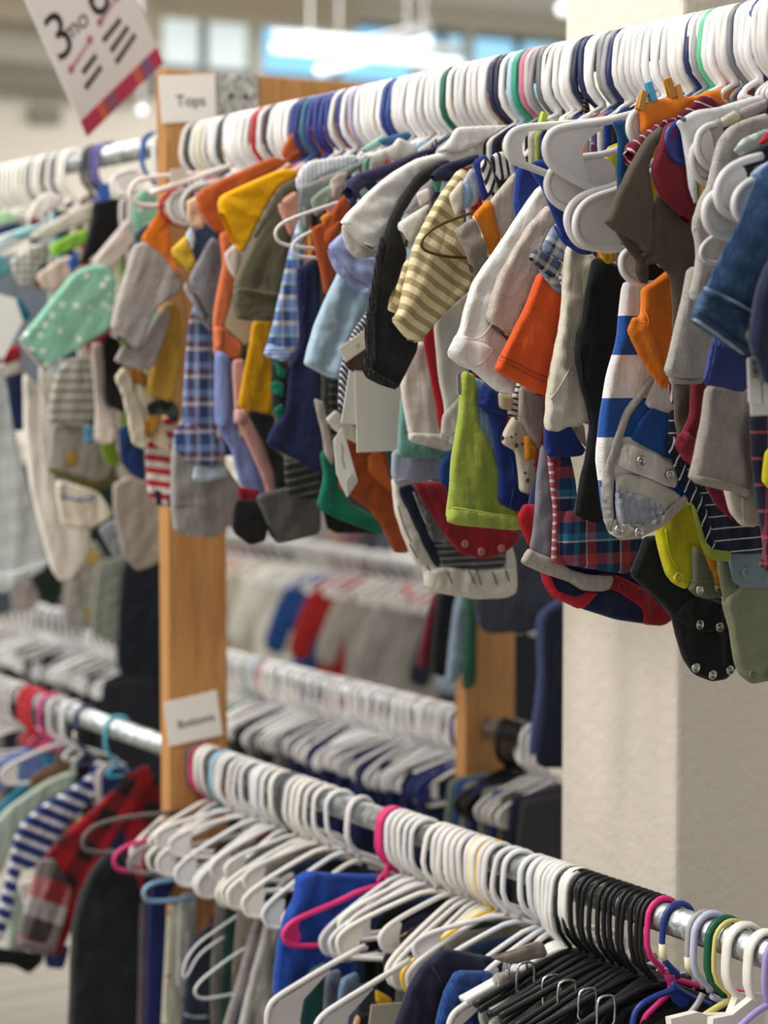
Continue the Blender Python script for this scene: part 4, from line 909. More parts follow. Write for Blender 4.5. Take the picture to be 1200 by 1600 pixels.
U('heather_grey_sweatshirt', 'sweatshirt', 'heather grey baby sweatshirt with a narrow open cuff at the right', 1172, H('bcb8b0', '97938a'), [
  C('shoulder', '1204,174 1160,188 1138,198 1124,218 1112,262 1106,290 1094,310 1084,340 1083,358 1088,378 1090,402 1082,440 1078,456 1080,468 1090,474* 1096,450 1104,430 1140,420 1204,420', T=20, ang=-16, amp=3)], tb=460, tw=.7, ts=.05)
U('mint_print_top', 'top', 'pale mint baby top printed with white rings near the right edge', 1188, fab('d', 'b3bdb6', 'dfe3df', 16, size=.34), [C('shoulder', '1146,236 1160,216 1200,200 1206,212 1190,226 1160,246', T=12)], tb=360, tw=.7, ts=.05)
U('grey_marl_joggers', 'trousers', 'grey marl baby trouser leg with a folded hem at the right', 1182, H('a39a92', '857c74'), [
  C('leg', '1106,600 1168,606 1190,616 1186,660 1176,724 1168,774 1168,784 1150,768 1120,760 1086,754 1078,746 1084,720 1094,672 1100,640', T=26, ang=-6, amp=4), C('hem', '1078,742 1120,748 1164,764 1170,784* 1150,770 1086,756', off=3, T=26, ang=12)], tb=640, tw=.7, ts=.05)
U('cream_leggings', 'leggings', 'cream baby leggings hem below the grey marl trouser leg', 1168, P('d3c8bb'), [C('leg', '1130,760 1172,770 1188,810 1180,824 1158,822 1140,800', T=16), Ln('seam', '1160,776 1162,822', r=.6)], tw=.7, ts=.05)
U('wine_leggings', 'leggings', 'wine red narrow hem left of the cream leggings', 1158, P('6d1b31'), [C('leg', '1098,752 1128,762 1140,800 1146,816 1120,792', T=10)], tw=.7, ts=.05)
U('red_check_shirt', 'shirt', 'navy baby shirt with red check lines at the right edge', 1204, K([('26263a', 20), ('b5525a', 3)], [('23243a', 22), ('c05a5c', 3)]), [C('lower_body', '1172,640 1260,640 1260,900 1202,895 1186,884 1194,862 1188,810 1176,720', T=18)], tw=.7, ts=.05)
U('yellow_knit_top', 'top', 'bright yellow knit edge at the right border', 1214, P('ddd32a'), [C('lower_body', '1196,700 1240,690 1240,770 1200,764 1190,752', T=12)], tw=.7, ts=.05)
U('blue_rib_sweater', 'sweater', 'cobalt blue baby sweater with a ribbed cuff under the denim jacket', 1216, P('323f82'), [
  C('sleeve', '1116,516 1140,500 1180,540 1172,566 1116,546', T=18), C('cuff', '1113,530 1140,540 1170,556 1166,614* 1130,606 1098,601', off=2, T=22, ang=-14, mat=P('34428a', rib=1.2, pitch=2.6))], tb=540, tw=.7, ts=.05)
U('dark_navy_top', 'top', 'dark navy baby top neckline above two white hanger ends', 1240, P('191d2c'), [C('neckline', '1152,246* 1160,284 1168,282 1176,262 1206,250 1206,218', T=20, ang=40, flare=.3)], tb=420, tw=.7, ts=.05)
U('red_neck_top', 'top', 'small red collar of a top behind the navy neckline', 1232, P('b92535'), [C('neckline', '1184,226 1196,208 1210,200 1210,226', T=10)], tb=380, tw=.7, ts=.05)
U('pale_blue_shirt', 'shirt', 'pale blue shirt shoulder tucked behind the denim jacket', 1296, P('a9c0e0'), [C('shoulder', '1172,272 1186,260 1212,246 1212,300 1186,290', T=14)], tb=420, tw=.7, ts=.05)
U('denim_jacket', 'jacket', 'blue denim baby jacket sleeve with a stitched cuff and metal button', 1330, fab('n', '2c4a70', '1a2f4c', '54779a'), [
  C('sleeve', '1206,250 1192,264 1180,284 1160,336 1134,384 1106,440 1100,452 1092,470 1180,520 1206,520 1290,500 1290,240', T=34, ang=-26, amp=3.5, edge=24), C('cuff', '1100,448 1140,466 1182,490 1180,530 1172,562* 1160,552 1118,526 1082,502', off=6, T=36, ang=64, amp=3, mat=fab('n', '315173', '1b3150', '7d98b0')), Ln('seam', '1101,450 1142,468 1180,490', r=1.1, mat=P('8ea5bb')), Ln('seam', '1088,486 1120,506 1166,540', r=.8, mat=P('16273f')), Ln('seam', '1084,498 1118,520 1164,554', r=1.2, mat=P('9db0c0')), Ln('seam', '1098,457 1140,475 1178,497', r=.8, mat=P('1a2d48')), Bt('1172,524', r=6, mat=metal('c9b99a', .35))], tb=500, tw=.8)
U('navy_jacket', 'jacket', 'dark navy jacket sleeve cut by the right border with a barcode tag', 1384, P('252b42'), [
  C('sleeve', '1212,392 1196,420 1184,452 1172,530 1176,552 1186,566 1196,598 1212,604 1290,600 1290,380', T=26, ang=-14), Pn('price_tag', '1168,560 1186,556 1214,600 1214,640 1170,628', mat=paper('dfddd8'), off=-20), Pn('price_tag', '1172,626 1204,632 1206,648 1174,650', mat=paper('d3d0c6'), off=-22), *[Tb('barcode', '1175,%.1f 1186,%.1f' % (563 + i * 4.2, 564 + i * 4.2), r=(.5, .8, .4)[i % 3], off=-19.2, mat=plast('2a2a2c', .6)) for i in range(7)], Tb('print_line', '1190,592 1192,632', r=.5, off=-19.2, mat=plast('55555a', .6))], tb=480, tw=.8)
# bare hanger ends that stick out of the row
def HG(name, label, h, color, parts, rail='U', group=None):
    m = plast(color) if isinstance(color, str) else color
    if rail == 'U': h = UH(h)
    X = hook_x(h, rail); y, z = RAILS[rail]
    root, org = G(name, 'hanger', label, h, m, parts, torso=False, rail=rail, group=group)
    me = hanger_meshes('short')[0][1]
    o = bpy.data.objects.new('hook', me); link(o, root); o.material_slots[0].link = 'OBJECT'; o.material_slots[0].material = m
    return root
EXTRA = 'bare hanger ends on the upper rail'
HG('plastic_hanger', 'large white hanger end with open panel, topmost in the centre right', 1024, WHITE, [
  Tb('frame', '1060,162 980,180 950,190 884,198 862,205 852,222 852,240 860,258 880,272 920,294 948,308 980,320 1060,350', r=4.0), Pn('end_panel', '952,196 884,202 864,210 856,226 858,244 868,260 890,274 922,288 916,274 909,244 912,226 924,212', t=2.2, round=True)], group=EXTRA)
HG('plastic_hanger', 'white hanger end just left of and behind the large open panelled one', 1010, WHITE, [
  Tb('frame', '1050,165 940,190 860,196 812,200 796,210 791,226 794,244 806,254 826,260 900,290 1000,310', r=3.8), Pn('end_panel', '830,202 806,206 796,222 798,240 810,252 824,254 814,236 816,220', t=2.2, round=True)], group=EXTRA)
HG('plastic_hanger', 'solid white hanger end below the large open panelled one', 1016, WHITE, [
  Tb('frame', '1040,190 960,240 900,246 868,258 855,276 854,296 862,312 880,326 930,340 1000,330', r=3.6), Pn('end_panel', '960,244 900,250 872,262 860,278 860,296 868,310 886,322 936,330 960,300', t=2.2, round=True)], group=EXTRA)
HG('plastic_hanger', 'white hanger end with raised rim, lower left of the lowest of the cluster', 1030, WHITE, [
  Tb('frame', '1040,240 966,290 920,300 896,314 885,334 886,354 896,374 910,386 960,390 1040,380', r=3.6), Pn('end_panel', '966,294 922,304 900,318 890,336 892,354 900,370 914,382 966,384', t=2.2, round=True)], group=EXTRA)
HG('plastic_hanger', 'lowest white hanger end of the cluster beside the taupe sleeve', 1038, WHITE, [
  Tb('frame', '1050,250 970,296 926,308 906,324 898,346 900,366 912,382 936,390 990,388 1050,380', r=3.8), Pn('end_panel', '972,300 930,312 910,326 904,346 906,364 916,378 938,385 980,384', t=2.2, round=True)], group=EXTRA)
HG('plastic_hanger', 'white hanger end under the orange shoulder', 1070, WHITE, [Tb('frame', '1080,160 1020,166 998,170 984,184 982,204 988,218 1000,224 1060,230', r=3.6), Pn('end_panel', '1020,170 1000,174 989,186 988,204 994,216 1010,220', t=2.2, round=True)], group=EXTRA)
HG('plastic_hanger', 'round white hanger end below the taupe sleeve opening', 1062, WHITE, [Tb('frame', '1060,380 1000,388 978,392 970,404 972,424 984,438 1004,446 1060,440', r=3.6), Pn('end_panel', '1000,392 982,396 976,406 978,422 988,434 1006,440', t=2.2, round=True)], group=EXTRA)
HG('plastic_hanger', 'dark blue hanger end against the burgundy shoulder', 1116, '25337c', [Tb('frame', '1080,188 1066,190 1048,198 1041,216 1044,236 1056,252 1074,256 1084,254', r=3.4), Pn('end_panel', '1066,194 1050,202 1045,216 1048,234 1058,248 1074,250', t=2.4, round=True)], group=EXTRA)
HG('plastic_hanger', 'upper of two round white hanger ends beside the anchor shirt', 1138, WHITE, [Tb('frame', '1118,194 1104,197 1092,207 1088,224 1090,242 1100,258 1116,266 1128,264', r=3.4), Pn('end_panel', '1110,198 1098,208 1093,224 1096,242 1104,254 1118,260', t=2.2, round=True)], group=EXTRA)
HG('plastic_hanger', 'lower of two round white hanger ends beside the anchor shirt', 1132, WHITE, [Tb('frame', '1108,214 1098,217 1084,227 1080,244 1082,264 1090,280 1104,288 1118,286', r=3.4), Pn('end_panel', '1104,220 1090,230 1085,246 1087,264 1094,276 1106,282', t=2.2, round=True)], group=EXTRA)
HG('plastic_hanger', 'biggest white hanger end left of the denim jacket', 1270, WHITE, [Tb('frame', '1190,244 1164,250 1136,264 1122,286 1119,306 1124,326 1140,338 1170,346 1200,344', r=3.8), Pn('end_panel', '1166,254 1140,268 1127,288 1124,306 1130,322 1144,332 1170,338', t=2.2, round=True)], group=EXTRA)
HG('plastic_hanger', 'white hanger end lowest in the group left of the denim jacket', 1262, WHITE, [Tb('frame', '1230,290 1130,294 1112,304 1102,320 1101,340 1108,358 1122,368 1150,372 1230,366', r=3.8), Pn('end_panel', '1134,298 1116,308 1107,322 1106,340 1112,354 1124,363 1160,364', t=2.2, round=True)], group=EXTRA)
HG('plastic_hanger', 'white hanger end touching the edge of the denim sleeve', 1284, WHITE, [Tb('frame', '1250,270 1182,278 1160,290 1148,308 1147,328 1156,344 1180,352 1250,350', r=3.8), Pn('end_panel', '1184,282 1164,294 1153,310 1153,326 1160,338 1184,346', t=2.2, round=True)], group=EXTRA)
HG('plastic_hanger', 'thin white hanger end with a green clip under the bigger white ends', 1256, WHITE, [Tb('frame', '1220,350 1120,366 1102,378 1094,392 1096,404 1108,412 1220,414', r=2.0), C('clip', '1130,362 1146,344 1152,352 1140,368', mat=plast('9ed07c'), T=10)], group=EXTRA)
HG('wire_hanger', 'thin bronze wire hanger end before the beige striped sweater', 812, metal('6b5a35', .4), [Tb('frame', '800,312 720,338 680,354 662,370 657,382 663,392 690,400 720,403 800,404', r=1.7)])
HG('wire_hanger', 'upper of two thin white hanger ends left of the brown dungarees', 580, WHITE, [Tb('frame', '580,300 523,318 470,336 443,347 431,358 430,370 438,381 462,386 500,389 580,394', r=2.2)], group=EXTRA)
HG('wire_hanger', 'lower of two thin white hanger ends left of the brown dungarees', 586, WHITE, [Tb('frame', '590,330 530,346 487,361 462,375 456,386 459,397 472,402 510,404 590,406', r=2.2)], group=EXTRA)
# pegs clipped along the top
for i, (px, py, c, lb) in enumerate([(1016, 142, '4fa8d6', 'small sky blue plastic clip on top of the orange shoulder'), (1046, 136, 'b98218', 'tall amber plastic clip above the orange shoulder'), (1060, 146, 'e0954c', 'pale orange plastic clip above the orange shoulder'), (1003, 156, 'c08a36', 'low ochre plastic clip at the left end of the orange shoulder'), (848, 188, 'bfd24f', 'lime plastic clip on the white hanger end by the hooks')]):
    X = hook_x(UH(1078) if px > 900 else px + 60); y, z = on_x(px, py, X); t = thing('clip', (X, y, z), lb, 'clip')
    m = plast(c, .35)
    box('jaw', -.003, -.0004, -.004, .004, -.011, .009, m, t, .001).rotation_euler = (.35 if i < 3 else -.3, .06, 0)
    box('jaw', .0004, .003, -.004, .004, -.011, .009, m, t, .001).rotation_euler = (.35 if i < 3 else -.3, -.06, 0)
    tube('spring', [(-.0035, .0045, 0), (.0035, .0045, 0)], .0014, metal(), t, 8)
t = None
X = hook_x(930); y, z = on_x(915, 160, X)
t = thing('twisted_wire_hook', (X, YR, ZU), 'dark twisted wire hanger hook among the white hooks', 'hanger')
wv = [(0.0, (q[0] - 0)) for q in []]
path = []
for i in range(60):
    py = 118 + 58 * i / 59; yy, zz = on_x(914 + 1.5 * (i / 59), py, X)
    a = i * .9; path.append((.0022 * math.cos(a), yy - YR + .0022 * math.sin(a), zz - ZU))
tube('twist', path, .0016, metal('4c4740', .45), t, 6)
path = [(0, *(np.array(on_x(a, b, X)) - np.array([YR, ZU]))) for a, b in ((915, 172), (911, 182), (908, 190), (912, 196), (920, 192), (919, 182), (915, 172))]
tube('loop', smooth_path(path, 2), .0016, metal('4c4740', .45), t, 6)
path = [(0, y_, z_) for _, y_, z_ in HOOK[:12]] + [(0, *(np.array(on_x(914, 118, X)) - np.array([YR, ZU])))]
tube('hook', smooth_path(path, 1), .0018, metal('4c4740', .45), t, 6)
# ---- the packed row of hooks
COLS = {282: '9aa0a2', 290: '8d9396', 318: '35403c', 334: 'e8e2c4', 366: '3d4a4d', 413: 'b3202f', 433: '3a2b33', 478: '2b3f86', 487: '24346f', 496: '2f6a86', 505: '2b3a80', 514: '2c3c84', 523: '28357a', 532: '2b3a80', 551: '28357a', 569: 'b3a7c4', 624: '27407f', 633: '2a448a', 719: '0d5f4a', 750: 'c9cbc9', 795: '22263f', 803: '22263f', 818: 'a9c6d3', 829: '2f9a78', 840: 'c6738a', 850: 'bdb5b3', 856: '8f8d8b', 862: '6d6d6d', 868: '3a3f3d', 921: '1f2440', 930: '242c55', 964: '8e8e90', 972: '9a9a9c', 983: '232b55', 1100: '1f2a58', 1109: '9a9da0', 1121: '5fc092', 1168: '7b7f86'}
names = {'b3202f': 'red', '0d5f4a': 'dark green', '5fc092': 'mint green', 'c6738a': 'pink', '2f9a78': 'emerald', 'a9c6d3': 'pale blue', '3a2b33': 'plum black', 'e8e2c4': 'cream yellow', '2f6a86': 'teal blue', 'b3a7c4': 'lilac'}
px = 282.0
while px < 1420:
    near = [k for k in COLS if abs(k - px) < 4.6]
    x = hook_x(px)
    c = COLS[near[0]] if near else R.choice([WHITE, WHITE, 'e9e7e4', 'f4f3f2', 'dcdcdb', 'e6e3dd'])
    if not near: lb, g = 'white plastic baby hanger packed among the hooks on the upper rail', 'white hangers on the upper rail'
    elif c in names: lb, g = '%s plastic hanger hook among the white hooks on the upper rail' % names[c], None
    else:
        v = sum(lin(c)[:3]) / 3
        blue = lin(c)[2] > 1.6 * lin(c)[0]
        lb, g = ('navy blue plastic hanger hook on the upper rail', 'navy hangers on the upper rail') if blue else ('grey plastic hanger hook on the upper rail', 'grey hangers on the upper rail') if v > .04 else ('blackish plastic hanger hook on the upper rail', 'dark hangers on the upper rail')
    hanger('plastic_hanger', x, 'U', 'short', c, lb, g, rz=R.uniform(-.09, .09), tilt=R.uniform(-.15, .05))
    px += 8.4 + R.uniform(-1.3, 1.7) + (px - 280) * .0014
# ================================================================ upper rail, left of the post
GL = 'baby tops on the upper rail left of the tall post'
def L(name, cat, label, h, mat, parts, **k):
    k.setdefault('tw', .8); k.setdefault('ts', .02); return G(name, cat, label, h, mat, parts, group=GL, **k)
L('mint_collar_top', 'top', 'pale mint green top shoulder at the left edge below the cream hooks', 60, P('b9dcb4'), [C('shoulder', '-20,336 8,328 26,334 24,350 -20,358', T=14)], tb=420)
L('navy_top', 'top', 'navy top shoulder at the left edge under the mint green one', 66, P('273763'), [C('shoulder', '-20,362 14,350 34,346 28,360 -20,376', T=14)], tb=430)
L('pale_striped_romper', 'romper', 'pale grey striped baby romper hanging lowest at the left edge', 84, S([('cdd2d0', 5), ('b9c0c0', 2.4)]), [
  C('lower_body', '-40,580 4,590 18,620 24,680 36,730 50,790 63,829 77,876 64,892 50,902 30,908 16,926 -40,930', T=34, lam=70, amp=4), C('frill', '-40,894 16,894 50,880 76,874 66,892 30,910 16,926 -40,930', off=3, T=26, amp=5, lam=20)], tb=620)
L('aqua_tee', 'tee', 'white and aqua baby tee sleeve at the left edge', 96, P('d4e3e2'), [C('sleeve', '-20,380 0,368 30,358 72,348 60,362 24,384 0,394 -20,400', T=16), C('trim', '14,366 40,356 66,352 30,374', off=3, T=8, mat=P('8ccfd0'))], tb=430)
L('teal_tee', 'tee', 'teal baby tee sleeve end at the left edge', 100, P('5fa6a8'), [C('sleeve', '-20,400 2,396 16,418 10,432 -20,440', T=16)], tb=450)
L('navy_leggings', 'leggings', 'navy leggings knees hanging between the striped romper and cream sleepsuit', 108, P('1e2a4c'), [C('leg', '8,580 36,580 38,640 37,672 22,674 14,630', T=14)], tb=600)
L('cream_sleepsuit', 'sleepsuit', 'long cream baby sleepsuit hanging left of the grey printed sweatshirt', 128, P('e6dfd4'), [
  C('leg', '36,580 62,606 84,650 84,740 96,800 140,826 138,864 112,906 94,909 80,890 60,816 47,760 38,680', T=30, lam=60, amp=4), C('sleeve', '62,560 90,600 78,680 72,780 60,700', off=4, T=12)], tb=600)
L('check_shirt', 'shirt', 'grey and white check baby shirt sleeve beside the lime one', 150, K([('9c9c92', 9), ('e6e5e0', 3)], [('96968c', 9), ('e9e8e4', 3)]), [C('sleeve', '14,408 40,390 70,374 78,398 62,420 44,452 28,444 20,424', T=20)], tb=480)
L('white_shoulder_tee', 'tee', 'white baby tee shoulders with a dark red label under the left hooks', 152, P('e3dcd8'), [C('shoulder', '40,338 56,312 72,300 98,306 100,320 70,334 60,348 44,352', T=16), C('label_strip', '46,344 56,338 60,350 50,354', off=4, T=6, mat=P('8f2741'))], tb=420)
L('cream_top', 'top', 'cream baby top shoulder running above the lime sleeve', 160, P('d9d0c4'), [C('shoulder', '44,368 92,340 126,322 146,316 142,346 112,358 80,370 56,376', T=16)], tb=440)
L('lime_tee', 'tee', 'lime green baby tee sleeve pointing left of the black sweater', 172, P('93c84a'), [C('sleeve', '76,384 106,368 136,356 138,378 110,392 82,404', T=16)], tb=440)
L('blue_cuff_top', 'top', 'beige baby top with a blue cuff under the lime sleeve', 176, P('d3bfae'), [C('sleeve', '56,430 84,410 108,398 122,418 108,436 84,458 66,452', T=18), C('cuff', '105,408 124,388 124,418 110,424', off=4, T=16, mat=P('2f5ca8')), C('lining', '50,446 66,426 82,444 76,456', off=-3, T=8, mat=P('6b3d22'))], tb=480)
L('striped_grey_tee', 'tee', 'grey baby tee with thin white stripes below the mint dotted sleeve', 186, S([('98948c', 13), ('dedbd4', 3)]), [C('lower_body', '88,580 106,560 140,556 147,610 147,662* 80,662 74,650 80,612', T=20)], tb=590)
L('printed_sweatshirt', 'sweatshirt', 'grey baby sweatshirt with a yellow round print and olive hem', 182, H('adaaa2', '96938b'), [
  C('front_panel', '80,660 146,664 156,694 180,718 170,748 150,758 76,730', T=18), C('print', '103,708 112,703 121,708 122,722 114,730 104,726', off=4, T=5, mat=P('b8923a')), C('hem', '74,729 110,740 149,752 187,742 191,756 152,767 112,754 80,740', off=4, T=14, mat=P('6a6838'))], tb=680)
L('cream_bloomers', 'trousers', 'cream baby bloomers with a blue print line under the olive hem', 190, P('ded4c0'), [C('leg', '86,748 120,758 154,768 178,806 140,829 97,823 90,790', T=22, amp=4), C('print', '90,768 120,776 148,774 148,780 118,784 92,778', off=3, T=4, mat=P('9aa3b5'))], tb=770)
L('black_sweater', 'sweater', 'black baby sweater with a broad shoulder left of the tall post', 200, P('141416'), [C('sleeve', '146,318 170,310 198,310 204,336 178,368 150,398 121,419 131,390 138,364 144,338', T=26, ang=-40)], tb=440)
L('pink_sleepsuit', 'sleepsuit', 'pale pink baby sleepsuit sleeve with hanging cuff below the mint dots', 206, P('ddd0c8'), [C('lower_body', '142,536 160,536 163,630 180,644 179,694* 146,691 149,644 146,600', T=16), C('trim', '130,668 144,664 146,692 134,694', off=2, T=10, mat=P('4b87a6'))], tb=560)
L('lime_hem_top', 'top', 'lime hem of a top peeking right of the printed sweatshirt', 198, P('87a83c'), [C('lower_body', '156,690 180,694 190,724 172,730 160,712', T=12)], tb=700)
L('black_leggings', 'leggings', 'black leggings hanging right of the pale pink cuff', 214, P('161618'), [C('leg', '160,520 190,530 197,646 180,640 164,628', T=16)], tb=540)
L('grey_leggings', 'leggings', 'taupe grey baby leggings legs folded in front of the tall post', 222, H('a59d94', '8e867e'), [C('leg', '176,756 204,742 236,770 262,790 262,870 236,886 214,893 190,866 178,804', T=24, lam=60), C('leg', '152,826 182,808 200,858 178,872', off=-8, T=14, mat=P('868d94'))], tb=780)
L('pink_shoulder_top', 'top', 'pale pink baby top arm strip slanting down from the tall post', 219, P('d9ccc6'), [C('sleeve', '202,338 234,318 238,352 208,380 178,418 150,424 146,404 176,368', T=18, ang=-45), C('collar', '200,330 206,316 222,314 230,330 214,342', off=4, T=12, mat=P('e3e0e2'))], tb=440)
L('mint_dotted_top', 'top', 'mint green baby top with white animal dots on a wide sleeve', 226, fab('d', '8cc4ac', 'e6efe6', 17, size=.27, rand=.5), [C('sleeve', '140,414 166,414 182,438 176,474 170,516 130,541 86,568 72,577* 40,538 33,526 58,496 84,464 112,428', T=30, ang=-38, lam=50), C('cuff_edge', '33,526 40,538 72,577* 66,578 36,544 28,528', off=-2, T=12, mat=P('c9c4b8')), Bt('68,538', r=7, mat=plast('ece9da'))], tb=520)
L('teal_hem_top', 'top', 'dark teal sleeve tip beside the white swing tag at the left edge', 160, P('1f6f8a'), [C('sleeve', '18,480 30,462 50,494 40,504', T=12), Pn('swing_tag', '-6,458 24,466 36,502 6,560 -10,560', mat=paper('f1efec'), off=10, t=.8)], tb=480)
L('red_cuff_top', 'top', 'red cuff of a top just below the white swing tag', 140, P('9c2029'), [C('cuff', '4,546 30,538 34,560 4,570', T=14), C('sleeve', '-10,572 34,560 38,580 -10,596', off=-3, T=12, mat=P('cfc8c2'))], tb=560)
cx = -14.0
LC = {150: '2c2c2c', 157: '3b3b3d', 166: '5a5390', 172: '6a62a0', 64: '8d8a86', 84: '5c5a5e', 100: '77747a', 225: '6b6a58', 4: '8f959a', -6: '8f959a'}
while cx < 176:
    near = [k for k in LC if abs(k - cx) < 4]
    c = LC[near[0]] if near else R.choice(['eae6da', 'e6e3d8', 'efece6', 'e0ddd2'])
    if not (124 < cx < 146):
        lb, g = ('cream white plastic hanger on the upper rail left of the tall post', 'cream hangers on the upper left rail') if not near else ({'5a5390': 'purple plastic hanger beside the bare rail left of the tall post', '6a62a0': 'lighter purple plastic hanger nearest the bare rail left of the post'}.get(c, 'grey or blackish hanger on the upper rail left of the tall post'), None if c in ('5a5390', '6a62a0') else 'dark hangers on the upper left rail')
        hanger('plastic_hanger', hook_x(cx), 'U', 'short', c, lb, g, rz=R.uniform(-.08, .08), tilt=R.uniform(-.1, .04))
    cx += 7.6 + R.uniform(-.6, .8)
EX2 = 'pale hanger ends beside the tall post'
HG('plastic_hanger', 'pale pink hanger end looping left of the tall post', 330, 'e6d6d0', [Tb('frame', '330,270 262,274 215,280 204,294 202,307 210,317 228,323 300,318', r=3.6)], group=EX2)
HG('plastic_hanger', 'pale pink hanger arm rising to the rust shirt with a beige panel', 338, 'eadcd4', [Tb('frame', '236,302 267,291 293,283 327,270 362,258', r=3.8), Pn('size_panel', '266,264 290,261 294,282 266,288', t=2, mat=plast('d9c9bb'))], group=EX2)
HG('plastic_hanger', 'red hanger end above the orange shoulder', 332, 'c22a31', [Tb('frame', '330,294 277,298 260,303 250,316 252,334 264,348 300,356', r=3.4)])
HG('plastic_hanger', 'left of two round white hanger ends beside the rust shirt', 336, WHITE, [Tb('frame', '340,290 283,298 268,306 262,320 267,338 278,350 330,356', r=3.4), Pn('end_panel', '288,300 272,308 267,320 272,336 288,348', t=2, round=True)], group=EX2)
HG('plastic_hanger', 'right of two round white hanger ends beside the rust shirt', 342, WHITE, [Tb('frame', '350,282 304,290 288,304 283,320 288,338 298,350 340,356', r=3.4)], group=EX2)
U('peach_tee', 'tee', 'peach baby tee edge between the white hanger ends and the rust shirt', 420, P('e2c2a0'), [C('shoulder', '292,314 308,306 320,340 318,358 300,356 292,338', T=14)], tb=400)
HG('plastic_hanger', 'white panel hanger end hanging below the bare rail left of the post', 214, 'f2f2f2', [Pn('end_panel', '178,272 212,264 216,300 190,304', t=2.2, keep=True), Tb('frame', '172,276 214,262 226,290 190,306 178,300', r=2.6, closed=True)])
HG('plastic_hanger', 'blue clip hanger end beside the black sweater', 196, '2f5fae', [Pn('end_panel', '154,290 170,286 172,312 156,314', t=3)])
# ================================================================ lower rail, right of the post
random_l = random.Random(11)
LW = 'white trouser hangers on the lower rail right of the post'
def lh(px, c=WHITE, kind='web', label=None, group=None, rz=None, tilt=None):
    return hanger('plastic_hanger', hook_x(px, 'L'), 'L', kind, c, label or 'white plastic trouser hanger hooked among others on the lower rail right of the post', group or (LW if label is None else None), rz=-.06 + .2 * math.sin(px * .045) + .08 * math.sin(px * .17) + random_l.uniform(-.05, .05) if rz is None else rz, tilt=.09 * math.sin(px * .06 + 1) + random_l.uniform(-.04, .04) if tilt is None else tilt)
for px in (302, 326, 333, 360, 369, 379, 391, 400, 412, 421, 432, 440, 470, 479, 489, 500, 514, 531, 562, 628, 637, 647, 657, 668, 690, 706, 716, 726, 737, 748, 764, 783, 800, 812, 838, 850, 858): lh(px + random_l.uniform(-2, 2), random_l.choice([WHITE, WHITE, 'dcdde0', 'e6e3da']), random_l.choice(['web', 'web', 'webs']))
for px in (867, 874, 881, 888): lh(px, 'f0eee9', 'clip', 'off white clip hanger packed left of the black hangers', 'off white clip hangers on the lower rail', rz=-.08)
for px, c, lb in ((318, '7a1f2a', 'dark red hanger hook close to the tall post on the lower rail'), (345, '3a4540', 'dark grey green hanger hook near the post on the lower rail'), (352, '9cb8c4', 'pale blue hanger hook near the post on the lower rail'), (454, '3f4143', 'left of two dark grey hooks among white ones on the lower rail'), (461, '55585a', 'right of two dark grey hooks among white ones on the lower rail'), (757, 'efe2b0', 'cream yellow hanger hook left of the yellow one on the lower rail'), (772, 'e2b32c', 'yellow plastic hanger among white ones on the lower rail')): lh(px, c, 'web', lb)
BK = 'black clip hangers bunched on the lower rail'
for i in range(14): lh(897 + i * 10.2 + random_l.uniform(-1.5, 1.5), BLACK, 'clip' if i % 3 == 0 else 'plainbar', 'black plastic clip hanger bunched with others on the lower rail', BK, rz=random_l.uniform(-.16, .04), tilt=random_l.uniform(-.07, .07))
lh(612, 'd62d72', 'short', 'pink hanger hook among white hangers mid lower rail', rz=0).children[1].hide_render = False
def LG(name, cat, label, h, mat, parts, **k): return G(name, cat, label, h, mat, parts, torso=False, rail='L', group='clothes on the lower rail right of the post', **k)
LG('black_jeans', 'jeans', 'black baby jeans hanging lowest left, in front of the tall post foot', 300, fab('n', '1d2023', '121416', '2b3034'), [C('leg', '176,1322 196,1344 212,1372 224,1417 222,1501 216,1600 212,1690 100,1690 108,1600 111,1515 114,1445 125,1397 148,1355', T=44, lam=70, amp=6)])
LG('mauve_leggings', 'leggings', 'mauve grey leggings edge right of the black jeans', 308, P('5e5560'), [C('leg', '218,1410 234,1408 236,1500 230,1690 208,1690 216,1560', T=18)])
LG('navy_leggings', 'leggings', 'navy leggings leg hanging between black jeans and floral leggings', 316, P('1c2558'), [C('leg', '252,1304 278,1302 274,1380 258,1412 262,1473 256,1690 222,1690 228,1600 232,1420 240,1360', T=20)])
LG('floral_leggings', 'leggings', 'cream floral print baby leggings with orange dots', 326, fab('d', 'c9c8b4', 'b8824a', 20, size=.25, rand=.9), [C('leg', '262,1410 288,1416 292,1500 288,1690 248,1690 254,1560', T=16)])
LG('pale_grey_joggers', 'trousers', 'pale grey baby joggers below a knot of white hangers', 336, H('b9b9b6', '9c9c9a'), [C('leg', '280,1396 308,1392 306,1460 298,1540 274,1545', T=18)])
LG('stitched_jeans', 'jeans', 'dark blue jeans with pale stitching behind two bent wire hanger ends', 346, fab('n', '2a3342', '1b212c', '475364'), [C('leg', '298,1470 344,1430 352,1520 346,1690 276,1690 284,1580', T=24), Ln('stitching', '286,1584 304,1590 326,1588', r=1.6, mat=P('b9bfc2'))])
LG('black_denim_shorts', 'shorts', 'black denim shorts tucked under white hangers above the mustard scrap', 378, fab('n', '24272b', '17191c', '343a40'), [C('waist', '337,1316 378,1310 392,1345 388,1372 344,1390 326,1392', T=22), Ln('seam', '352,1316 350,1384', r=1.0, mat=P('3a3f45'))])
LG('maroon_leggings', 'leggings', 'maroon leggings strip left of the bright orange scrap', 366, P('4a1e2a'), [C('leg', '326,1430 358,1420 360,1480 336,1490', T=14)])
LG('orange_shorts', 'shorts', 'bright orange shorts scrap beside the grey joggers', 384, P('e8562a'), [C('leg', '356,1452 384,1464 380,1500 368,1524 362,1500', T=14)])
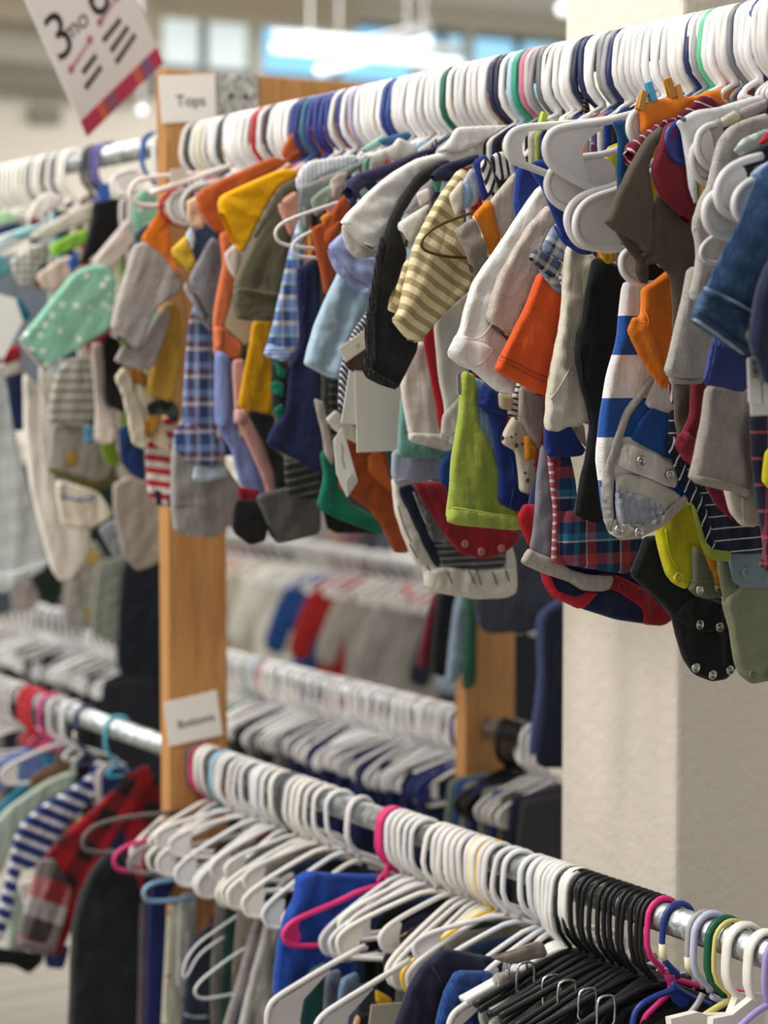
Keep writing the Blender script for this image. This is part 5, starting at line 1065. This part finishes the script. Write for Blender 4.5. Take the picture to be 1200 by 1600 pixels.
LG('mustard_trousers', 'trousers', 'mustard trousers waist peeping under white hangers', 402, P('b08a3a'), [C('waist', '380,1350 402,1340 404,1370 384,1374', T=14), C('leg', '350,1510 366,1500 372,1560 356,1570', T=12)])
LG('taupe_joggers', 'trousers', 'taupe grey joggers with a navy lining left of the pale pair', 470, H('96918f', '807b7a'), [C('leg', '396,1440 424,1400 432,1440 404,1560 380,1612 346,1612 366,1550', T=22), C('lining', '404,1462 416,1470 392,1560 374,1606 362,1604', off=3, T=8, mat=P('33344c'))])
LG('pale_marl_joggers', 'trousers', 'pale grey marl joggers hanging left of the royal blue shorts', 484, H('b5b1aa', '9c9891'), [C('leg', '438,1372 460,1360 454,1411 436,1444 428,1500 426,1560 420,1640 366,1630 384,1560 402,1490 418,1430', T=26, ang=-12, amp=4)])
LG('royal_blue_shorts', 'shorts', 'royal blue baby shorts on a pink edged hanger mid lower rail', 596, P('1f469c'), [C('leg', '463,1370 480,1360 520,1364 600,1366 612,1400 606,1500 560,1545 471,1552 427,1563 430,1513 437,1461 443,1433 459,1405', T=30, amp=4, lam=60), C('pocket', '463,1370 480,1360 492,1366 484,1400 462,1440 446,1436 459,1405', off=4, T=12, mat=P('2852b0'))])
LG('dark_teal_trousers', 'trousers', 'dark teal trousers behind the lowest white hanger panel', 640, P('134a48'), [C('leg', '484,1516 512,1500 516,1690 462,1690 466,1570', T=22)])
LG('grey_denim_jeans', 'jeans', 'grey denim jeans below the round white hanger ends', 652, fab('n', '5b6070', '444857', '878c98'), [C('leg', '508,1520 534,1512 540,1690 500,1690', T=20)])
LG('light_denim_jeans', 'jeans', 'light blue denim jeans right of the grey denim pair', 664, fab('n', '6c84a4', '506888', '93a8c0'), [C('leg', '530,1530 562,1516 572,1690 524,1690', T=20)])
LG('dark_denim_jeans', 'jeans', 'dark denim jeans left of the blank tan card', 674, fab('n', '39404e', '2a303c', '565f70'), [C('leg', '556,1540 590,1530 600,1690 552,1690', T=20)])
LG('animal_print_leggings', 'leggings', 'black leggings printed with peach blotches', 700, fab('d', '1d1b1f', 'd9ab7e', 26, size=.42, rand=1.0), [C('waist', '598,1500 616,1470 650,1446 690,1460 704,1500 660,1546 610,1540', T=22, amp=4), C('leg', '552,1588 580,1580 600,1690 546,1690', T=14)])
LG('yellow_trim_shorts', 'shorts', 'yellow edged shorts seen through white hanger ends', 712, P('d0a41e'), [C('trim', '586,1545 612,1560 614,1575 588,1568', T=10), C('trim', '612,1512 626,1504 628,1520 616,1524', T=10)])
LG('size_divider', 'card', 'blank tan card panel low between animal print and navy shorts', 740, paper('b9b1a6'), [Pn('card', '580,1570 632,1566 626,1660 570,1660', t=1.5)])
LG('navy_shorts', 'shorts', 'dark navy shorts pinned under a white hanger with silver pins', 836, P('23243a', rough=.85), [C('waist', '693,1482 722,1486 752,1492 820,1502 830,1560 812,1640 600,1650 617,1600 639,1542 650,1525 665,1503', T=26, amp=4, lam=50), Ln('seam', '668,1506 680,1516 690,1536', r=.9, mat=P('3c3d58'))])
LG('blue_denim_shorts', 'shorts', 'bright blue denim shorts with elastic waist beside the navy pair', 856, fab('n', '264b90', '1a3468', '3f69ae'), [C('waist', '713,1516 768,1516 792,1560 770,1660 674,1650 687,1575 697,1545', T=26, lam=24, amp=4), Ln('waistband', '706,1532 738,1536 764,1534', r=1.1, mat=P('16305f'))])
LG('grey_cord_shorts', 'shorts', 'pale grey corduroy shorts with a drawn eye print by the blue pair', 884, P('b5b0a6', rib=.6, pitch=3), [C('waist', '771,1522 800,1516 864,1508 876,1580 860,1660 764,1660 773,1571', T=26, amp=3), Ln('print', '776,1546 784,1542 786,1554', r=.8, mat=P('5c5a58'))])
LG('tan_trousers', 'trousers', 'tan trousers waistband under white hanger necks', 892, P('94877a'), [C('waist', '764,1496 806,1482 846,1468 856,1494 800,1508', T=18), Ln('waistband', '772,1494 840,1474', r=.8, mat=P('6d6258'))])
LG('mint_cord_trousers', 'trousers', 'mint and cream striped trousers at the bottom edge left of black hangers', 900, S([('a5b8a8', 5), ('d8d0b4', 4)], axis=0), [C('leg', '762,1592 796,1588 812,1700 756,1700', T=16)])
LG('grey_rib_shorts', 'shorts', 'grey ribbed waistband seen between black and pink hooks', 968, P('706e6d', rib=.8, pitch=4), [C('waist', '985,1462 1012,1458 1020,1502 986,1510', T=16)])
for i, (h, s, lb) in enumerate([(700, '570,1478 511,1510 470,1535 432,1558 420,1572 416,1594 420,1640', 'largest white hanger arm at bottom centre left with a flat end panel'), (772, '640,1500 578,1539 540,1562 504,1585 492,1604 488,1640', 'second large white hanger arm at bottom, right of the teal trousers'), (880, '830,1512 769,1547 717,1575 704,1590 700,1612 702,1640', 'white hanger arm at bottom in front of the blue denim shorts')]):
    pts, _ = parse(s)
    p = pts[1:6]
    pan = ' '.join('%.0f,%.0f' % (a + 5, b + 5) for a, b in p) + ' %.0f,%.0f %.0f,%.0f %.0f,%.0f' % (pts[-1][0] + 50, pts[-1][1], pts[3][0] + 36, pts[3][1] + 36, pts[2][0] + 4, pts[2][1] + 26)
    HG('plastic_hanger', lb, h, WHITE, [Tb('frame', s, r=3.8), Pn('end_panel', pan, t=2.2)], rail='L', group='large bare hanger arms on the lower rail')
HG('plastic_hanger', 'long off white clip hanger arm ending bare above the grey shorts', 900, 'eeece6', [Tb('bar', '905,1498 860,1526 817,1553 767,1580', r=4.2)], rail='L')
HG('plastic_hanger', 'lower off white clip hanger arm just left of the black hangers', 906, 'eeece6', [Tb('bar', '912,1510 860,1541 826,1566 791,1596', r=4.2)], rail='L')
HG('plastic_hanger', 'pink hanger frame with a rounded end over the royal blue shorts', 616, 'd62d72', [Tb('neck', '612,1330 606,1350 602,1368 614,1382', r=3.4), Tb('frame', '618,1380 590,1384 552,1396 540,1404 465,1435 448,1448 442,1461 448,1474 465,1479 512,1477', r=3.8), Pn('end_panel', '470,1437 452,1449 446,1461 452,1473 466,1476 470,1460 464,1452', t=2.4, round=True), Pn('neck_panel', '604,1374 622,1376 624,1386 610,1392', t=3)], rail='L')
HG('wire_hanger', 'upper bent wire hanger end before the stitched jeans', 420, 'd6d6d6', [Tb('frame', '400,1410 346,1448 308,1474 290,1500 284,1526 292,1528 310,1490 350,1464', r=2.0)], rail='L', group='bent wire ends')
HG('wire_hanger', 'lower triangular wire hanger end beside the orange scrap', 430, 'dddddd', [Tb('frame', '420,1466 380,1482 330,1518 306,1540 304,1554 316,1562 350,1556 380,1550', r=2.2)], rail='L', group='bent wire ends')
for i, (px, c, pts, lb) in enumerate([(318, 'd33a78', '300,1300 230,1312 196,1322 178,1336 178,1352 190,1362 240,1360', 'pink tipped pale hanger end at the foot of the tall post'), (330, '8f8a86', '320,1296 250,1316 212,1330 200,1346 206,1362 240,1366', 'grey hanger end right of the pink tipped one'), (312, '5c5856', '290,1268 200,1276 150,1288 132,1304 128,1322 140,1332 190,1334', 'dark grey hanger end left of the pink tipped one'), (350, '7fa8c8', '320,1370 250,1376 226,1386 224,1402 236,1410 300,1404', 'pale blue hanger end under the grey one')]):
    HG('plastic_hanger', lb, px, c, [Tb('frame', pts, r=3.6)], rail='L')
# hangers at the near end of the lower rail
def hook_only(px, c, label, tape=None, extra=(), r=None, rz=0.0):
    X = hook_x(px, 'L'); y, z = RAILS['L']
    root, org = G('plastic_hanger', 'hanger', label, px, plast(c, .3), list(extra), torso=False, rail='L')
    o = tube('hook', HOOK if r is None else [(0, a * 1.05, b * 1.02) for _, a, b in HOOK], r or .0034, plast(c, .3), root, 10)
    if tape: tube('size_tape', [(0, *p) for p in tape], .0041, plast(('ece0b4'), .5), root, 10)
    return root
hook_only(1036, 'de2f7c', 'hot pink hanger nearest the black ones on the lower rail', extra=[Tb('frame', '1040,1520 1052,1546 1020,1576 1004,1592 1000,1640', r=3.4), Tb('bar', '1048,1528 1090,1540 1140,1548 1230,1562', r=3.4)])
hook_only(1060, '243a86', 'dark blue hanger with a cream size band on its hook', tape=[(-.0214, -.020), (-.0208, -.032), (-.0185, -.037)], extra=[Tb('frame', '1052,1535 1054,1546 1020,1558 998,1572 989,1590 984,1640', r=3.6), Tb('arm', '1052,1540 1075,1556 1110,1570', r=3.4), Pn('neck_panel', '1046,1550 1064,1548 1080,1556 1074,1570 1062,1574 1052,1566', t=2.4)])
hook_only(1100, 'a8a6a8', 'grey hanger with a cream size band right of the dark blue one', tape=[(-.0212, -.024), (-.0205, -.034), (-.018, -.039)], extra=[Tb('arm', '1098,1552 1092,1566 1080,1582 1060,1600', r=3.4)])
hook_only(1110, 'c3c5dc', 'pale lavender hanger with a wide hook by the dark green one', r=.0040, extra=[Tb('arm', '1112,1556 1130,1566 1150,1568', r=3.6)])
hook_only(1132, '155c41', 'dark green hanger hook with notched tip on the lower rail', r=.0042)
hook_only(1142, 'd9cf7a', 'pale yellow hanger behind the white clip hangers', r=.0024, extra=[Tb('bar', '1096,1590 1120,1574 1146,1560', r=3.6)])
CP_ = 'chunky pinkish white clip hangers at the near end'
for px, b, lb in ((1162, '1044,1590 1086,1580 1100,1584 1138,1583 1150,1552 1166,1552 1170,1590 1168,1612 1046,1612', 'chunky off white clip hanger with ridged hook, left of its twin'), (1196, '1110,1590 1140,1584 1180,1552 1196,1552 1204,1580 1240,1574 1240,1620 1108,1620', 'chunky off white clip hanger with ridged hook at the right edge')):
    X = hook_x(px, 'L')
    root, org = G('clip_hanger', 'hanger', lb, px, plast('ece4dd', .45), [Pn('body', b, t=9, keep=True)], torso=False, rail='L', group=CP_)
    tube('hook', [(0, a * 1.08, c * 1.04) for _, a, c in HOOK], .0036, plast('efe9df', .45), root, 8, flat=1.9)
    tube('neck', [(0, 0, -.058), (0, 0.0, -.085)], .006, plast('ece4dd', .45), root, 8, flat=1.4)
hook_only(1222, 'a99bd6', 'lavender purple hanger cut by the right edge', r=.0036, extra=[Tb('arm', '1220,1560 1180,1580 1140,1620', r=3.4)])
tube_ = None
# ================================================================ lower rail, left of the post
LF = 'clothes on the lower rail left of the post'
def LL(name, cat, label, h, mat, parts, **k):
    k.setdefault('tw', .7); k.setdefault('ts', .03); return G(name, cat, label, h, mat, parts, rail='L', group=LF, **k)
LL('blue_shirt', 'top', 'dusty blue top shoulder at the left edge under the red hooks', 50, P('6d80b4'), [C('shoulder', '-30,1206 20,1176 60,1164 104,1180 70,1206 20,1228 -30,1250', T=24)], tb=1300)
LL('teal_top', 'top', 'teal top shoulder strip at the left edge above the sage jumper', 78, P('2f7f9c'), [C('sleeve', '-30,1290 0,1256 46,1214 52,1238 20,1262 -30,1310', T=18)], tb=1320)
LL('brown_top', 'top', 'brown top shoulder between dusty blue and sage garments', 96, P('755a48'), [C('shoulder', '44,1218 70,1198 96,1192 98,1212 52,1238', T=16)], tb=1320)
LL('sage_jumper', 'jumper', 'pale sage green jumper with a long sleeve at the left edge', 122, P('a9b7a8'), [C('sleeve', '-20,1300 10,1262 68,1222 104,1206 120,1206 116,1230 64,1254 24,1300 4,1362 -20,1380', T=24), C('lower_body', '14,1400 34,1380 44,1440 40,1496 10,1490', T=20)], tb=1400)
LL('navy_striped_sweater', 'sweater', 'navy and white striped sweater sleeve left of the red plaid shirt', 150, S([('25356f', 15), ('d9dade', 7)]), [C('sleeve', '180,1206 138,1212 104,1236 70,1256 36,1282 22,1310 14,1358 0,1410 -14,1460 2,1470 18,1428 31,1360 56,1356 114,1277 138,1256 176,1216', T=28, ang=-26, lam=60)], tb=1420)
LL('red_plaid_shirt', 'shirt', 'red and black buffalo check flannel shirt beside the tall post', 196, K([('a3141f', 30), ('1c1416', 30)], [('8e1420', 30), ('241a1c', 30)]), [
  C('body', '228,1192 240,1216 216,1256 160,1336 136,1382 112,1450 90,1500 66,1470 60,1400 70,1336 104,1300 138,1270 188,1224', T=26, ang=-34), C('sleeve', '60,1344 84,1340 112,1388 98,1440 84,1492* 26,1478 36,1430 48,1390', off=6, T=26, ang=-24, mat=K([('8f8a8a', 34), ('2a2224', 34)], [('b02a38', 34), ('4a4042', 34), ('bdb8b6', 30)])), C('cuff', '28,1466 86,1478 84,1494* 26,1480', off=7, T=26, mat=P('6f6667'))], tb=1440)
LL('navy_hem_top', 'top', 'navy hem of a top below the plaid cuff', 170, P('20305f'), [C('lower_body', '68,1480 110,1476 100,1514 72,1512', T=14)], tb=1480)
LL('black_hem_top', 'top', 'black hem of a top at the left edge above the concrete floor', 130, P('141517'), [C('lower_body', '-20,1478 70,1490 66,1504 46,1522 20,1508 -20,1506', T=14)], tb=1480)
LL('white_cuff_top', 'top', 'white cuff showing left of the plaid sleeve', 160, P('d6cdc8'), [C('cuff', '26,1380 56,1372 56,1390 40,1424', T=14)], tb=1400)
for px, c, lb, g in ((-8, WHITE, None, 1), (8, WHITE, None, 1), (20, WHITE, None, 1), (30, WHITE, None, 1), (46, 'c8232f', 'red plastic hanger on the lower rail left of the post', 'r'), (54, 'c8232f', 'red plastic hanger on the lower rail left of the post', 'r'), (62, 'c8232f', 'red plastic hanger on the lower rail left of the post', 'r'), (80, 'd23f86', 'pink hanger right of the red ones on the left lower rail', None), (94, WHITE, None, 1), (114, 'dcdde2', 'pale grey hanger beside the striped navy sweater', None), (184, '4fa3b8', 'aqua hanger hook alone on the bare left lower rail', None), (136, '2d3560', 'navy hanger with a cream size band on the left lower rail', None)):
    t = hanger('plastic_hanger', hook_x(px, 'L'), 'L', 'webs' if c == WHITE else 'short', c, lb or 'white plastic hanger on the lower rail left of the post', 'white hangers on the left lower rail' if g == 1 else 'red hangers on the left lower rail' if g == 'r' else None, rz=random_l.uniform(-.1, .1))
    if px == 136: tube('size_tape', [(0, -.0214, -.020), (0, -.0208, -.034)], .0045, plast('ece0b4', .5), t, 8)
# ================================================================ rear rails and the rack beyond
def rt(seed): return random.Random(seed)
TM = {}
PANTS = [(-.105, -.10), (-.09, -.085), (.09, -.085), (.105, -.10), (.125, -.30), (.12, -.56), (.03, -.57), (.005, -.34), (-.02, -.56), (-.11, -.57), (-.12, -.30)]
SHIRT = [(-.03, -.062), (-.10, -.085), (-.155, -.13), (-.215, -.30), (-.15, -.33), (-.115, -.22), (-.12, -.47), (.12, -.47), (.115, -.22), (.15, -.33), (.215, -.30), (.155, -.13), (.10, -.085), (.03, -.062), (0, -.075)]
BODY = [(-.03, -.062), (-.10, -.085), (-.13, -.13), (-.115, -.5), (-.05, -.62), (.05, -.62), (.115, -.5), (.13, -.13), (.10, -.085), (.03, -.062), (0, -.075)]
FILL = [(-.05, -.10), (.11, -.10), (.12, -.3), (.11, -.52), (-.06, -.52), (-.07, -.3)]
def tmpl(kind, k):
    key = (kind, k)
    if key not in TM:
        poly = {'pants': PANTS, 'shirt': SHIRT, 'body': BODY, 'fill': FILL}[kind]
        v, f, uv, _ = cloth_vf(poly, [False] * len(poly), .028 if kind != 'fill' else .014, seed_of(kind, k), .004, .06, 0, 2, .18, .014, 1.7)
        me = bpy.data.meshes.new(kind); me.from_pydata([tuple(map(float, a)) for a in v], [], f)
        me.polygons.foreach_set('use_smooth', [True] * len(me.polygons))
        ul = me.uv_layers.new(name='UVMap'); li = np.zeros(len(me.loops), dtype=np.int32); me.loops.foreach_get('vertex_index', li)
        ul.data.foreach_set('uv', uv.astype(np.float32)[li].ravel()); me.materials.append(P('888888')); TM[key] = me
    return TM[key]
def hung(name, cat, label, rail, px, kind, mat, group=None, rz=0.0, k=0, sc=1.0, dy=0.0, extra=None):
    y, z = RAILS[rail]; x = hook_x(px, rail)
    o = bpy.data.objects.new(name, tmpl(kind, k)); o.location = (x, y + dy, z); o.rotation_euler = (0, 0, rz); o.scale = (1 if rail in 'FG' else .5, sc, sc)
    link(o); tag(o, label, cat, group); o.material_slots[0].link = 'OBJECT'; o.material_slots[0].material = mat
    if extra: extra(o)
    return o
def collar(c):
    def fn(o): tube('collar', smooth_path([(.017, -.055, -.06), (.019, -.035, -.095), (.019, 0, -.108), (.019, .035, -.095), (.017, .055, -.06)], 2), .011, P(c), o, 8)
    return fn
RAILS['F'] = (YR + 1.9, .88)
rnd = rt(5)
# trousers behind the front lower hangers
NAVY = ['23284a', '1c2140', '2c3560', '1e2a3a']
i = 0
for px in list(range(345, 745, 11)) + list(range(-10, 214, 11)):
    px = px + rnd.uniform(-2, 2)
    c = WHITE if px < 560 or rnd.random() < .85 else '2b3f86'
    hanger('plastic_hanger', hook_x(px, 'BL'), 'BL', 'webs', rnd.choice(['f2f1ef', 'efeeec', 'dcdcdc']), 'white hanger on the crowded rear lower rail', 'white hangers on the rear lower rail', rz=-.05 + .26 * math.sin(px * .05) + rnd.uniform(-.05, .05), tilt=.1 * math.sin(px * .07) + rnd.uniform(-.03, .03))
for px, c, lb in ((398, '3f8f4a', 'green hanger on the rear lower rail'), (410, '4a86b8', 'blue hanger on the rear lower rail'), (420, 'b84a5a', 'red hanger on the rear lower rail'), (724, '26386e', 'first navy hanger at the right end of the rear lower rail'), (734, '2c3f80', 'second navy hanger at the right end of the rear lower rail')):
    hanger('plastic_hanger', hook_x(px, 'BL'), 'BL', 'webs', c, lb)
for px in (792, 800, 809, 818): hanger('plastic_hanger', hook_x(px, 'BL'), 'BL', 'webs', BLACK, 'black hanger on the short rear rail left of the pillar', 'black hangers left of the pillar', rz=rnd.uniform(-.1, .1))
for px in (832, 842, 852, 866): hanger('plastic_hanger', hook_x(px, 'BL'), 'BL', 'webs', WHITE, 'white hanger on the short rear rail left of the pillar', 'white hangers left of the pillar', rz=rnd.uniform(-.1, .1))
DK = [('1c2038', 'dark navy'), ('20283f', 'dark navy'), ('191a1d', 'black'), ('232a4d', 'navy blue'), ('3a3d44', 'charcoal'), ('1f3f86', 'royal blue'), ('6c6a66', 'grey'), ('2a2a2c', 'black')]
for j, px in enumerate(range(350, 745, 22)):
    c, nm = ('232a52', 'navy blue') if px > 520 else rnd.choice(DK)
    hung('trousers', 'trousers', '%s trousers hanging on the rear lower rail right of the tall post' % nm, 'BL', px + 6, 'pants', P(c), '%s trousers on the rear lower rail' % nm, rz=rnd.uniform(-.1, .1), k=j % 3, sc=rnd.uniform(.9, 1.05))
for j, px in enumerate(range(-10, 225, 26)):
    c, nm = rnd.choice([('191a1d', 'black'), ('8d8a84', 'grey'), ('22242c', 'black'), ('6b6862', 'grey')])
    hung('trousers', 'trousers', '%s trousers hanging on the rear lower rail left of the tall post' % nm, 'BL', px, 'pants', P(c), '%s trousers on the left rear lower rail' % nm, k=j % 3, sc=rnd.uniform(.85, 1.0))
for px, c, nm in ((770, '6f7a6a', 'sage green'), (782, '2c4a86', 'mid blue denim'), (794, '8a8476', 'stone grey'), (808, '24345e', 'dark blue denim'), (824, '7d8272', 'olive grey'), (838, '2b4270', 'blue denim'), (854, '55504e', 'brown grey'), (870, '1e2438', 'blackish navy'), (884, '3a3a3e', 'charcoal')):
    hung('trousers', 'trousers', '%s trousers on the short rear rail beside the pillar' % nm, 'BL', px, 'pants', P(c), 'trousers left of the pillar', k=px % 3, sc=.85)
# rear upper rail: long tops whose hems show below the front garments
def B(name, cat, label, h, mat, pts, part='lower_body', T=30):
    return G(name, cat, label, h, mat, [C(part, pts, T=T, lam=60, amp=4)], rail='BU', group='tops on the rear upper rail', tw=.7, tb=890)
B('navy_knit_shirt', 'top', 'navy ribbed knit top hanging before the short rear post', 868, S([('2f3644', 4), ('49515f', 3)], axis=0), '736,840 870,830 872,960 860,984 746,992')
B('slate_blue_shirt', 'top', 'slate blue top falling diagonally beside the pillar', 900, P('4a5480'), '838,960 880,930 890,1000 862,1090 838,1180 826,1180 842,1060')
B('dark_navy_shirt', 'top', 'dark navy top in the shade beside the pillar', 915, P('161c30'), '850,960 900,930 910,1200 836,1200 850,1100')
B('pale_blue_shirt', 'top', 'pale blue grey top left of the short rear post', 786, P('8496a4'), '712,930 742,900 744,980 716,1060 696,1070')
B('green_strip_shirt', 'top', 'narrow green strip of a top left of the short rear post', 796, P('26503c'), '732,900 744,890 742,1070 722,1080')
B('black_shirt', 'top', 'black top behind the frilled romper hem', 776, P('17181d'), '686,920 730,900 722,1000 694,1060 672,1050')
B('wine_shirt', 'top', 'wine red top behind the frilled romper hem', 766, P('5e1c28'), '676,930 706,910 694,980 668,1050 650,1040')
B('dark_green_shirt', 'top', 'dark green top low behind the cream sleepsuit', 150, P('18261d'), '50,850 102,860 98,930 82,952 62,934 46,900')
B('ochre_print_shirt', 'top', 'grey top with ochre print low behind the cream sleepsuit', 196, fab('d', '96928a', 'b0924a', 60, size=.3, rand=1), '104,880 146,840 180,900 152,986 98,978')
B('grey_green_shirt', 'top', 'grey green top low left of the tall post', 216, P('84897c'), '150,880 206,860 204,940 176,1004 140,990')
B('mauve_shirt', 'top', 'pale mauve top low at the left edge', 110, P('9a8e8a'), '14,890 58,890 60,950 20,960')
B('slate_shirt', 'top', 'slate grey top low at the left edge', 90, P('4b5660'), '-30,900 20,900 18,960 -30,960')
B('blackish_shirt', 'top', 'blackish top just left of the tall post', 262, P('161a22'), '190,870 262,850 264,1060 180,1060')
for j, px in enumerate(list(range(14, 60, 24)) + list(range(420, 740, 40))):  # filler tops added behind the front row, blocking light through its gaps
    c, nm = (('55504c', 'grey brown'), ('2a2f3a', 'dark slate'), ('8a8078', 'taupe'), ('3c3f36', 'dark olive'), ('6a3a34', 'brick'), ('77808a', 'blue grey'))[(j * 5) % 6]
    hung('baby_shirt', 'top', '%s baby top on the rear upper rail, mostly hidden by the front row' % nm, 'BU', px, 'shirt', P(c), '%s tops on the rear upper rail' % nm, rz=rnd.uniform(-.1, .1), k=j % 2)
# the rack beyond, facing tops
o = tube('clothes_rail', [(0, 0, 0), (9.5, 0, 0)], RR, gal, n=12, loc=(-12.4, RAILS['F'][0], RAILS['F'][1])); tag(o, 'distant pipe rail of facing baby tops seen between the posts', 'rail')
for px, c, lb, ex in ((350, 'aab6ba', 'pale grey blue baby top right of the tall post on the far rack', None), (384, 'a8754f', 'faded orange baby top on the far rack', None), (412, 'a5a08f', 'grey beige baby top on the far rack', None), (452, 'c2bfb4', 'cream baby top left of the blue one on the far rack', None), (516, '163c70', 'blue baby top on the far rack', None), (556, '8a1a17', 'bright red baby top on the far rack', None), (600, '8d8881', 'plain grey baby top right of the red one on the far rack', None), (662, '85817c', 'grey baby top with a red collar on the far rack', collar('a01f2c')), (752, '20242e', 'black baby top behind the short rear post', None), (800, '8a9aa8', 'pale blue baby top behind the short rear post', None), (870, '1c1e26', 'black baby top closest to the pillar on the far rack', None)):
    hung('baby_shirt', 'top', lb, 'F', px, 'shirt', P(c), 'tops on the far rack', rz=-.5, k=px % 2, sc=1.0, extra=ex)
RAILS['G'] = (YR + 3.1, 1.0)
o = tube('clothes_rail', [(0, 0, 0), (12, 0, 0)], RR, gal, n=12, loc=(-16.4 + 4, RAILS['G'][0], RAILS['G'][1])); tag(o, 'farthest pipe rail of blurred clothes between the posts', 'rail')
for j, px in enumerate(range(-10, 880, 27)):
    c, nm = (('8f8c88', 'grey'), ('b9b5b0', 'pale grey'), ('3a3d44', 'charcoal'), ('9a7f74', 'dusty brown'), ('c3bdb6', 'off white'), ('4a4f5c', 'slate'), ('6f5560', 'mauve'))[(j * 3) % 7]
    hung('baby_shirt', 'top', '%s blurred top on the farthest rack' % nm, 'G', px, 'shirt', P(c), '%s tops on the farthest rack' % nm, rz=-.4, k=j % 2)
for px in range(350, 880, 17): hanger('plastic_hanger', hook_x(px + rnd.uniform(-3, 3), 'F'), 'F', 'webs', WHITE, 'white hanger on the far rack between the posts', 'white hangers on the far rack')
for j, px in enumerate(range(-10, 250, 30)):
    c, nm = (('6a6762', 'grey'), ('2a2c30', 'black'), ('8a867e', 'stone'), ('39404a', 'slate'))[j % 4]
    hung('baby_shirt', 'top', '%s baby top on the far rack left of the tall post' % nm, 'F', px, 'shirt', P(c), '%s tops on the far rack left of the post' % nm, rz=-.35, k=j % 2)
# trousers between the front lower hangers
FC = [('6f6c68', 'grey'), ('20243c', 'navy'), ('1b1c1e', 'black'), ('39507a', 'denim blue'), ('8c857a', 'stone'), ('26483f', 'dark green')]
for j, px in enumerate(range(372, 1240, 17)):
    c, nm = ('1a1b1d', 'black') if 900 < px < 1110 else FC[(j * 5 + j // 3) % 6]
    hung('trousers', 'trousers', '%s trousers tucked among the hangers of the front lower rail' % nm, 'L', px + 20, 'fill', P(c), '%s trousers among the front lower hangers' % nm, k=j % 3)
